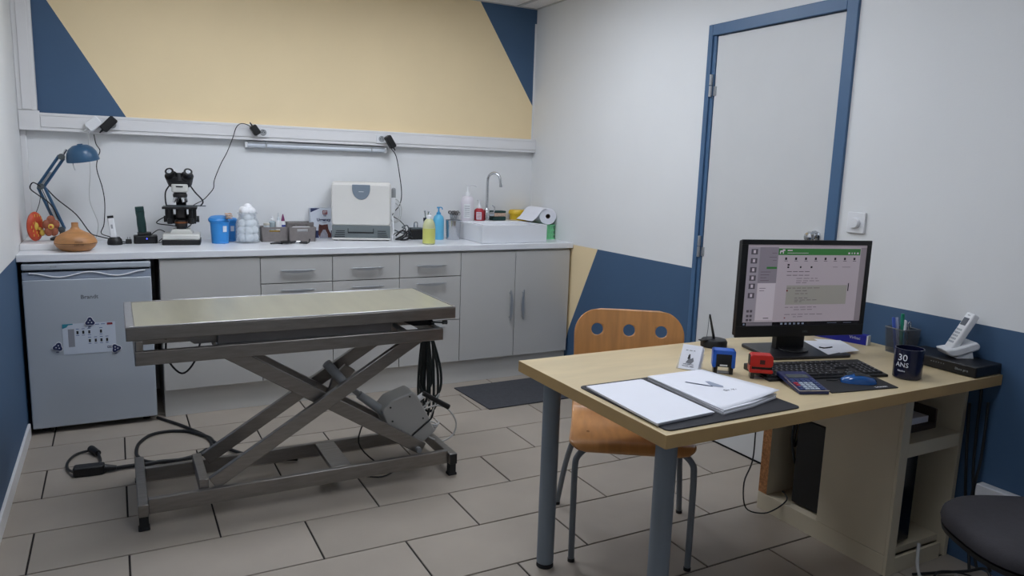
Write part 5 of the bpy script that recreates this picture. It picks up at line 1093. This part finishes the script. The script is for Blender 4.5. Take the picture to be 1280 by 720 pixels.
# ------------------------------------------------------------------ monitor
MR = math.radians(-14.6)
T = thing('monitor', 'black widescreen monitor with a clinic program on its screen, on the desk', 'monitor', (-0.457, -2.870, Z), MR)
mw_, z0, z1 = 0.545, 0.068, 0.430
bz_ = MB(); hw_ = mw_/2; fy = -0.03
sx0, sx1, sz0, sz1 = -hw_+0.026, hw_-0.018, z0+0.042, z1-0.018
obj('back_shell', MB().prism(rrect(-hw_+0.004, hw_-0.004, z0+0.004, z1-0.004, 0.006), fy+0.0045, fy+0.026, 'y'), blk, T, bev=0.003)
obj('rear_housing', MB().box(-0.18, 0.18, fy+0.026, fy+0.058, z0+0.06, z1-0.06), blk, T, bev=0.01)
for a in ((-hw_, hw_, sz1, z1), (-hw_, hw_, z0, sz0), (-hw_, sx0, sz0, sz1), (sx1, hw_, sz0, sz1)): bz_.box(a[0], a[1], fy-0.004, fy+0.0045, a[2], a[3])
obj('bezel', bz_, blk, T, bev=0.0015)
SC = 0.12
def em(key, rgb): return M('screen '+key, rgb, 0.25, var=0.0, emit=SC)
scr = obj('screen', MB().box(sx0, sx1, fy, fy+0.004, sz0, sz1), em('pink grey', (194, 182, 190)), T)
SW, SH = sx1-sx0, sz1-sz0
def spr(name, rects, mat, lv=1):
    m = MB()
    for (u0, v0, u1, v1) in rects:   # fractions from the top left
        m.box(sx0+SW*u0, sx0+SW*u1, fy-0.0003*lv, fy-0.0003*(lv-1), sz1-SH*v1, sz1-SH*v0)
    return obj(name, m, mat, scr, stuff=len(rects) > 2)
G1 = em('grey', (150, 144, 154)); G2 = em('dark grey', (96, 90, 98)); GR = em('green', (64, 128, 66)); WH = em('white', (214, 204, 212)); DK = em('dark', (46, 40, 48)); BT = em('task bar', (22, 20, 26)); BG = em('beige green', (170, 166, 158))
spr('side_bar', [(0, 0.03, 0.10, 0.95)], em('side grey', (166, 158, 168)))
spr('list_panel', [(0.10, 0.03, 0.252, 0.47)], em('list grey', (146, 138, 148)))
spr('note_panel', [(0.105, 0.47, 0.25, 0.93)], WH)
spr('title_strip', [(0, 0, 1, 0.025)], em('title grey', (184, 172, 180)))
spr('right_margin', [(0.95, 0.03, 1, 0.95)], em('margin grey', (150, 140, 146)))
spr('green_banner', [(0.252, 0.045, 0.945, 0.125), (0.165, 0.27, 0.248, 0.295)], GR, 2)
spr('highlight_panel', [(0.345, 0.50, 0.86, 0.74)], BG)
spr('task_bar', [(0, 0.955, 1, 1)], BT); spr('search_box', [(0.035, 0.96, 0.25, 0.998)], em('search', (130, 124, 132)), 2)
spr('side_icons', [(0.03, y, 0.082, y+0.065) for y in (0.055, 0.165, 0.275, 0.375, 0.475, 0.59)] + [(0.03, y, 0.05, y+0.03) for y in (0.80, 0.86, 0.91)] + [(0.057, y, 0.077, y+0.03) for y in (0.80, 0.86, 0.91)], G2, 2)
spr('icon_glyphs', [(0.047, y+0.012, 0.065, y+0.05) for y in (0.055, 0.165, 0.275, 0.375, 0.475, 0.59)], WH, 3)
spr('toolbar_icons', [(0.31+0.083*i, 0.155, 0.326+0.083*i, 0.185) for i in range(8)] + [(0.305+0.083*i, 0.195, 0.335+0.083*i, 0.2) for i in range(8)] + [(0.335, 0.235, 0.352, 0.255), (0.335, 0.265, 0.35, 0.285), (0.44, 0.262, 0.452, 0.285), (0.53, 0.262, 0.545, 0.285), (0.866, 0.475, 0.874, 0.575)], DK, 2)
random.seed(2); L2 = []
for y in (0.325, 0.37): L2 += [(0.335+0.05*i, y, 0.375+0.05*i, y+0.008) for i in range(4)]
for y, n_ in ((0.41, 4), (0.44, 4), (0.465, 2), (0.53, 6), (0.565, 2), (0.60, 3), (0.655, 3), (0.68, 4), (0.70, 2), (0.77, 6), (0.80, 3), (0.86, 6), (0.89, 2)):
    x = 0.345 if n_ == 6 else 0.42
    for i in range(n_): w_ = random.uniform(0.02, 0.05); L2.append((x, y, x+w_, y+0.006)); x += w_+0.012
L2 += [(0.72, 0.27, 0.76, 0.275), (0.80, 0.27, 0.87, 0.275)] + [(0.12, y, 0.12+w_, y+0.006) for y, w_ in ((0.33, 0.08), (0.365, 0.07), (0.40, 0.05), (0.435, 0.07), (0.53, 0.05), (0.56, 0.04))] + [(0.20, 0.10, 0.24, 0.105), (0.18, 0.15, 0.24, 0.155), (0.21, 0.19, 0.24, 0.195), (0.17, 0.90, 0.215, 0.91)]
spr('text_lines', L2, em('text', (110, 98, 108)), 2)
spr('red_marks', [(0.345, 0.555, 0.356, 0.575), (0.345, 0.90, 0.356, 0.912)], em('red', (120, 40, 40)), 2)
spr('task_icons', [(0.01, 0.968, 0.024, 0.99)] + [(0.32+0.036*i, 0.967, 0.338+0.036*i, 0.99) for i in range(6)] + [(0.72, 0.975, 0.80, 0.98), (0.86, 0.975, 0.93, 0.98)], em('icons', (130, 140, 160)), 2)
sprd = MB()   # dog emblem in the banner
dx, dz_ = sx0+SW*0.262, sz1-SH*0.115
for a in ((0, 0.002, 0.004, 0.012), (0.012, 0.002, 0.016, 0.012), (0.002, 0.008, 0.015, 0.014), (0.011, 0.012, 0.021, 0.018)): sprd.box(dx+a[0], dx+a[2], fy-0.0012, fy-0.0006, dz_+a[1], dz_+a[3])
obj('dog_emblem', sprd, WH, scr)
spr('banner_text', [(0.325, 0.062, 0.365, 0.075), (0.325, 0.098, 0.50, 0.103), (0.84, 0.09, 0.855, 0.11), (0.87, 0.09, 0.876, 0.11), (0.89, 0.09, 0.90, 0.11), (0.915, 0.09, 0.93, 0.11)], WH, 3)
obj('lettering', text_mb('DELL', 0.011, mat=Matrix.Translation((0.02, fy-0.0043, z0+0.018)) @ FRONT), dgreyp, T)
obj('neck', MB().box(-0.075, 0.045, -0.0, 0.03, 0.012, 0.20).cyl((-0.015, -0.02, 0.014), (-0.015, -0.02, 0.018), 0.055, seg=24), blk, T, bev=0.006)
obj('base', MB().prism(rrect(-0.165, 0.175, -0.115, 0.105, 0.02), 0, 0.012), M('monitor base', (30, 30, 34), 0.4), T, bev=0.003)
# ------------------------------------------------------------------ keyboard
T = thing('keyboard', 'black full-size keyboard in front of the monitor', 'keyboard', (-0.632, -3.118, Z), MR)
obj('case', MB().prism([(-0.078, 0.0), (0.078, 0.0), (0.078, 0.022), (-0.078, 0.009)], -0.2275, 0.2275, 'x'), blk, T, bev=0.003)
ks = MB(); lg = MB(); random.seed(6)
def key(x, y, w_, d_):
    zc = 0.009+(y+0.078)/0.156*0.013
    ks.add([(x, y, zc), (x+w_, y, zc), (x+w_, y+d_, zc+0.0013), (x, y+d_, zc+0.0013), (x+0.002, y+0.002, zc+0.006), (x+w_-0.002, y+0.002, zc+0.006), (x+w_-0.002, y+d_-0.002, zc+0.007), (x+0.002, y+d_-0.002, zc+0.007)], [(4,5,6,7),(0,1,5,4),(1,2,6,5),(2,3,7,6),(3,0,4,7)])
    cx_, cy_ = x+w_*0.38, y+d_*0.62; lg.add([(cx_, cy_, zc+0.0073), (cx_+0.004, cy_, zc+0.0073), (cx_+0.004, cy_+0.004, zc+0.0077), (cx_, cy_+0.004, zc+0.0077)], [(0,1,2,3)])
p_ = 0.019
rows = [[1.25, 1.25, 1.25, 6.25, 1.25, 1.25, 1.25, 1.25], [1.25]+[1]*11+[2.75], [1.75]+[1]*12+[1.25], [1.5]+[1]*12+[1.5], [1]*13+[2]]
for ri, row in enumerate(rows):
    x = -0.222; y = -0.066+ri*p_
    for w_ in row: key(x, y, w_*p_-0.002, p_-0.002); x += w_*p_
y = -0.066+5*p_+0.008
x = -0.222
for g_ in (1, 4, 4, 4):
    for i in range(g_): key(x, y, p_-0.002, p_-0.003); x += p_
    x += 0.0127
for i in range(3):
    key(0.070+i*p_, -0.066, p_-0.002, p_-0.002)
    for r_ in (3, 4): key(0.070+i*p_, -0.066+r_*p_, p_-0.002, p_-0.002)
    key(0.070+i*p_, y, p_-0.002, p_-0.003)
key(0.070+p_, -0.066+p_, p_-0.002, p_-0.002)
for r_ in range(5):
    for i in range(4): key(0.140+i*p_, -0.066+r_*p_, p_-0.002, p_-0.002)
obj('keys', ks, M('key caps', (28, 28, 31), 0.5, var=0.1), T, stuff=True); obj('key_legends', lg, M('legend grey', (150, 150, 156), 0.6), T, stuff=True)
# calculator
cq = [(-0.774, -3.076), (-0.674, -3.116), (-0.79, -3.293), (-0.891, -3.279)]
ang = math.atan2(cq[0][1]-cq[3][1], cq[0][0]-cq[3][0])-PI/2
T = thing('calculator', 'dark blue pocket calculator between the desk pad and the mouse mat', 'calculator', (-0.818, -3.221, Z), math.radians(-21.2))
cb = M('calculator blue', (30, 40, 84), 0.35)
obj('case', MB().prism([(-0.077, 0), (0.077, 0.018), (0.077, 0.032), (-0.077, 0.012)], -0.049, 0.049, 'x'), cb, T, bev=0.003)
sl = lambda y: 0.012+(y+0.077)/0.154*0.020
def onc(x0, x1, y0, y1, h0, h1, m=None):
    y0 *= 0.82; y1 *= 0.82; m = m or MB(); m.add([(x0, y0, sl(y0)+h0), (x1, y0, sl(y0)+h0), (x1, y1, sl(y1)+h0), (x0, y1, sl(y1)+h0), (x0, y0, sl(y0)+h1), (x1, y0, sl(y0)+h1), (x1, y1, sl(y1)+h1), (x0, y1, sl(y1)+h1)], [(3,2,1,0),(4,5,6,7),(0,1,5,4),(1,2,6,5),(2,3,7,6),(3,0,4,7)]); return m
obj('display', onc(-0.036, 0.036, 0.025, 0.058, 0, 0.0012), M('lcd', (70, 78, 80), 0.2), T)
obj('silver_edge', onc(-0.0492, -0.047, -0.092, 0.03, -0.001, 0.001, onc(-0.049, 0.049, -0.0935, -0.091, -0.001, 0.001)), chrome, T)
kg = M('calc key light', (168, 178, 190), 0.5); kr = M('calc key red', (176, 44, 60), 0.5); kd = M('calc key dark', (60, 74, 116), 0.5)
for r_ in range(6):
    for c_ in range(5):
        x, y = -0.040+c_*0.0165, -0.084+r_*0.0168
        m_ = kr if (c_ in (0,) and r_ in (2, 3)) else (kg if (1 <= c_ <= 3 and r_ < 4) else kd)
        obj('key', onc(x, x+0.012, y, y+0.011, 0, 0.003), m_, T)
# mouse mat & mouse
mm_ = MB().prism([(-0.783, -3.312), (-0.520, -3.350), (-0.485, -3.255), (-0.47, -3.20), (-0.70, -3.135)], Z+0.0003, Z+0.003)
T = thing('mouse_mat', 'black mouse mat under the blue mouse at the front of the desk', 'mouse mat', (-0.62, -3.25, Z))
m = MB(T); m.prism([(-0.783, -3.306), (-0.524, -3.350), (-0.462, -3.178), (-0.715, -3.130)], Z+0.0003, Z+0.0032); obj('mat', m, M('mouse mat black', (26, 26, 29), 0.7), T)
lt_ = text_mb('ZALMAN', 0.012, mat=Matrix.Translation((-0.575, -3.325, Z+0.0035)) @ Matrix.Rotation(math.radians(-10), 4, 'Z')); lt_.v = [v-Vector(T.location) for v in lt_.v]; obj('lettering', lt_, whitep, T)
T = thing('mouse', 'glossy blue and black computer mouse on the black mat', 'mouse', (-0.603, -3.262, Z+0.0032), math.radians(146))
m = MB()
def mp(k_, top_):
    vs = []; n1, n2 = 14, 10
    for i in range(n1+1):
        t = i/n1; L0 = -0.055+0.11*t; wd_ = 0.031*math.sin(PI*min(0.97, max(0.03, t)))**0.45*(0.93+0.07*math.cos(2*PI*t)); hh = 0.031*(math.sin(PI*(0.10+0.82*t)))**0.75
        for j in range(n2+1):
            a = PI*j/n2; vs.append((L0, wd_*math.cos(a)*k_, hh*math.sin(a)**0.8*k_))
    return vs, [(i*(n2+1)+j, i*(n2+1)+j+1, (i+1)*(n2+1)+j+1, (i+1)*(n2+1)+j) for i in range(n1) for j in range(n2)]+[[i*(n2+1)+j for j in range(n2+1)] for i in (0, n1)]
v_, f_ = mp(1, 0); obj('body', m.add(v_, f_), M('mouse blue', (24, 84, 150), 0.15, coat=0.6), T, sharp=70)
m = MB(); vs = [(-0.01+0.035*0, 0, 0)]
v2 = [(x, y, z+0.0008) for x, y, z in v_]; m.add(v2, [f for k, f in enumerate(f_[:-2]) if k % 10 in (3, 4, 5, 6) and all(-0.04 < v_[i][0] < 0.02 for i in f)]); obj('black_top', m, blk, T, sharp=70)
obj('wheel', MB().cyl((0.028, -0.003, 0.027), (0.028, 0.003, 0.027), 0.009, seg=14), dgreyp, T)
obj('cord', MB().tube([(0.054, 0, 0.008), (0.075, 0.005, 0.004), (0.10, 0.0, 0.002)], 0.002), cablem, T)
# papers behind the keyboard, under the monitor
T = thing('loose_papers', 'loose white papers with a dark print lying between the monitor foot and the keyboard', 'papers', (-0.27, -2.93, Z))
pp = [[(-0.315, -2.80), (-0.215, -2.775), (-0.185, -2.90), (-0.30, -2.93)], [(-0.245, -2.79), (-0.135, -2.815), (-0.125, -2.94), (-0.245, -2.96)], [(-0.23, -2.87), (-0.10, -2.90), (-0.150, -3.03), (-0.29, -3.02)]]
pp = [[(-0.311, -2.79, 0.73), (-0.187, -2.85, 0.73), (-0.234, -2.97, 0.73), (-0.411, -2.992, 0.73)], [(-0.241, -2.786, 0.73), (-0.158, -2.846, 0.73), (-0.239, -2.994, 0.73), (-0.345, -2.992, 0.73)]]
for i, q_ in enumerate(pp): obj('sheet', MB(T).prism([(x, y) for x, y, z in q_], Z+0.0128+0.0006*i, Z+0.0133+0.0006*i), paper, T)
obj('dark_print', MB(T).tube([(-0.35, -2.901, 0.743), (-0.343, -2.917, 0.743), (-0.318, -2.919, 0.743), (-0.3, -2.919, 0.743)], 0.003, seg=6), inkk, T)
# blue carton behind the monitor
bc = [(-0.145, -2.69, 0.728), (-0.084, -2.908, 0.728)]
ang = math.atan2(bc[1][1]-bc[0][1], bc[1][0]-bc[0][0]); ln = math.hypot(bc[1][0]-bc[0][0], bc[1][1]-bc[0][1])
T = thing('blue_carton', 'long dark blue carton with white lettering behind the monitor', 'carton', (bc[1][0], bc[1][1], Z), ang)
obj('carton', MB().box(-ln-0.02, 0, 0.0, 0.03, 0, 0.040), M('carton blue', (24, 32, 150), 0.4), T, bev=0.001)
obj('end_flap', MB().box(0, 0.006, 0.001, 0.029, 0.001, 0.039), whitep, T)
obj('lettering', text_mb('Virbac', 0.017, mat=Matrix.Translation((-0.045, -0.0006, 0.024)) @ FRONT), whitep, T)
# ------------------------------------------------------------------ pencil cup
T = thing('pencil_cup', 'square wire-mesh pencil cup against the blue wall', 'pencil cup', (-0.060, -3.040, Z), math.radians(-12))
wire = M('wire mesh grey', (92, 94, 98), 0.5, metal=0.4)
a0, a1, hh = 0.036, 0.043, 0.098
for z, a_, rn in ((0.0015, a0, 'base_wire'), (hh, a1, 'rim')):
    rim = MB()
    c4 = [(-a_, -a_, z), (a_, -a_, z), (a_, a_, z), (-a_, a_, z)]
    for i in range(4): rim.cyl(c4[i], c4[(i+1) % 4], 0.002, seg=8)
    obj(rn, rim, M('wire rim', (140, 142, 146), 0.35, metal=0.9), T)
ms = MB(); N_ = 17
for s_ in range(4):
    ms.m = Matrix.Rotation(s_*PI/2, 4, 'Z')
    for i in range(N_+1):
        u = -1+2*i/N_; ms.beam((u*a0, -a0, 0.002), (u*a1, -a1, hh), 0.0011, 0.0011, up=(0, 1, 0))
        t = i/N_; aa = a0+(a1-a0)*t; ms.beam((-aa, -aa, 0.002+(hh-0.003)*t), (aa, -aa, 0.002+(hh-0.003)*t), 0.0011, 0.0011)
ms.m = Matrix(); ms.box(-a0, a0, -a0, a0, 0, 0.0015)
obj('mesh_walls', ms, wire, T, stuff=True)
def penx(name, label, p0, p1, r, mat, capm, cat='pen'):
    T = thing(name, label, cat, (-0.060, -3.040, Z+0.002))
    p0, p1 = Vector(p0), Vector(p1)
    obj('barrel', MB().cyl(p0, p0.lerp(p1, 0.7), r, seg=10), mat, T); obj('cap', MB().cyl(p0.lerp(p1, 0.7), p1, r*1.12, seg=10), capm, T)
bl = M('pen blue', (70, 100, 190), 0.35); wp_ = M('pen pale', (170, 180, 210), 0.35); gn_ = M('pen green', (30, 140, 110), 0.35)
penx('pen', 'blue pen standing leftmost in the mesh pencil cup', (-0.03, 0.0, 0.003), (-0.028, 0.025, 0.135), 0.0055, bl, bl)
penx('pen', 'pale blue pen standing between the blue and the green pen', (-0.015, 0.0, 0.003), (-0.014, 0.02, 0.135), 0.005, wp_, wp_)
penx('marker', 'green pen standing tallest in the mesh pencil cup', (0.0, 0.0, 0.003), (0.004, 0.01, 0.150), 0.006, gn_, gn_)
T = thing('scissors', 'steel and blue scissors leaning across the mesh pencil cup', 'scissors', (-0.060, -3.040, Z+0.002))
A_, B_ = Vector((-0.036, -0.034, 0.006)), Vector((0.040, 0.022, 0.112))
obj('blade', MB().beam(A_, A_.lerp(B_, 0.72), 0.003, 0.012), M('blue blade', (60, 140, 180), 0.35), T)
obj('handle', MB().cyl(A_.lerp(B_, 0.70), B_, 0.008, seg=10).ball(B_, 0.009), whitep, T)
T = thing('clip', 'steel clip among the pens at the right of the mesh cup', 'clip', (-0.060, -3.040, Z+0.002))
obj('clip_loop', MB().tube([(0.035, 0.0, 0.01), (0.036, 0.0, 0.09), (0.030, 0, 0.11), (0.042, 0, 0.118), (0.046, 0, 0.10), (0.04, 0, 0.02)], 0.0025), chrome, T)
# ------------------------------------------------------------------ mug
T = thing('mug', 'dark navy mug with white lettering in front of the pencil cup', 'mug', (-0.375, -3.278, Z))
navy = M('mug navy', (16, 20, 48), 0.25, var=0.03, coat=0.3)
obj('body', MB().lathe([(0.040, 0), (0.0445, 0.004), (0.0455, 0.10), (0.0450, 0.103), (0.0425, 0.103), (0.041, 0.008), (0.002, 0.007)], seg=40, cap=False).lathe([(0.040, 0), (0.002, 0)], seg=40, cap=False), navy, T)
obj('handle', MB().tube([(0.044, 0.01, 0.085), (0.068, 0.02, 0.080), (0.072, 0.021, 0.05), (0.060, 0.016, 0.022), (0.044, 0.01, 0.018)], 0.006, seg=10), navy, T)
for s_, sz_, zc in (('30', 0.032, 0.074), ('ANS', 0.022, 0.050), ('fidelite', 0.009, 0.030)):
    def wp(v, zc=zc):
        a = v.x/0.0455 - 2.98; R = 0.0459+v.z; return Vector((R*math.cos(a), R*math.sin(a), zc+v.y))
    obj('lettering', text_mb(s_, sz_, warp=wp), whitep, T)
# ------------------------------------------------------------------ router + phone
T = thing('router', 'flat black router box lying at the right end of the desk', 'router', (-0.085, -3.24, Z))
obj('case', MB(T).box(-0.162, -0.010, -3.385, -3.10, Z+0.002, Z+0.040), M('router black', (20, 20, 23), 0.4), T, bev=0.004)
obj('feet', MB(T).box(-0.15, -0.02, -3.37, -3.36, Z, Z+0.002).box(-0.15, -0.02, -3.13, -3.12, Z, Z+0.002), blkr, T)
RF = Matrix.Rotation(-PI/2, 4, 'Z') @ FRONT
lt_ = text_mb('Bbox pro', 0.012, mat=Matrix.Translation((-0.1624, -3.335, Z+0.020)) @ RF); lt_.v = [v-Vector(T.location) for v in lt_.v]; obj('lettering', lt_, greyp, T)
ld = MB(T)
for i in range(6): ld.box(-0.1624, -0.1616, -3.225-0.009*i, -3.228-0.009*i, Z+0.024, Z+0.027)
obj('indicator_marks', ld, greyp, T)
T = thing('cordless_phone', 'white cordless phone tilted in its charging cradle on the router', 'phone', (-0.070, -3.262, Z+0.040), math.radians(-28))
obj('cradle_foot', MB().prism([(-0.02, 0), (0.042, 0), (0.034, 0.028), (-0.012, 0.018)], -0.030, 0.030, 'y'), whitep, T, bev=0.002)
obj('cradle', MB().prism([(-0.064, 0.030), (-0.052, 0.012), (-0.036, 0.006), (-0.01, 0.010), (0.056, 0.034), (0.058, 0.050), (0.044, 0.062), (-0.03, 0.036)], -0.036, 0.036, 'y'), whitep, T, bev=0.006)
hm = Matrix.Translation((-0.042, 0, 0.030)) @ Matrix.Rotation(math.radians(28), 4, 'Y')
m = MB(); m.m = hm; m.prism(rrect(-0.0, 0.026, -0.023, 0.023, 0.007), 0, 0.150); hs = obj('handset', m, whitep, T, bev=0.005, seg=3)
m = MB(); m.m = hm; m.box(-0.0012, 0.001, -0.015, 0.015, 0.098, 0.128); obj('display', m, M('phone display', (100, 104, 112), 0.2), T, bev=0.0005)
for r_ in range(5):
    for c_ in range(3):
        m = MB(); m.m = hm; m.box(-0.0018, 0.0005, -0.014+0.0105*c_, -0.007+0.0105*c_, 0.026+0.0125*r_, 0.033+0.0125*r_); obj('key', m, M('phone key', (176, 180, 186), 0.5), T)
m = MB(); m.m = hm; m.box(-0.001, 0.001, -0.006, 0.006, 0.138, 0.140); obj('earpiece', m, dgreyp, T)
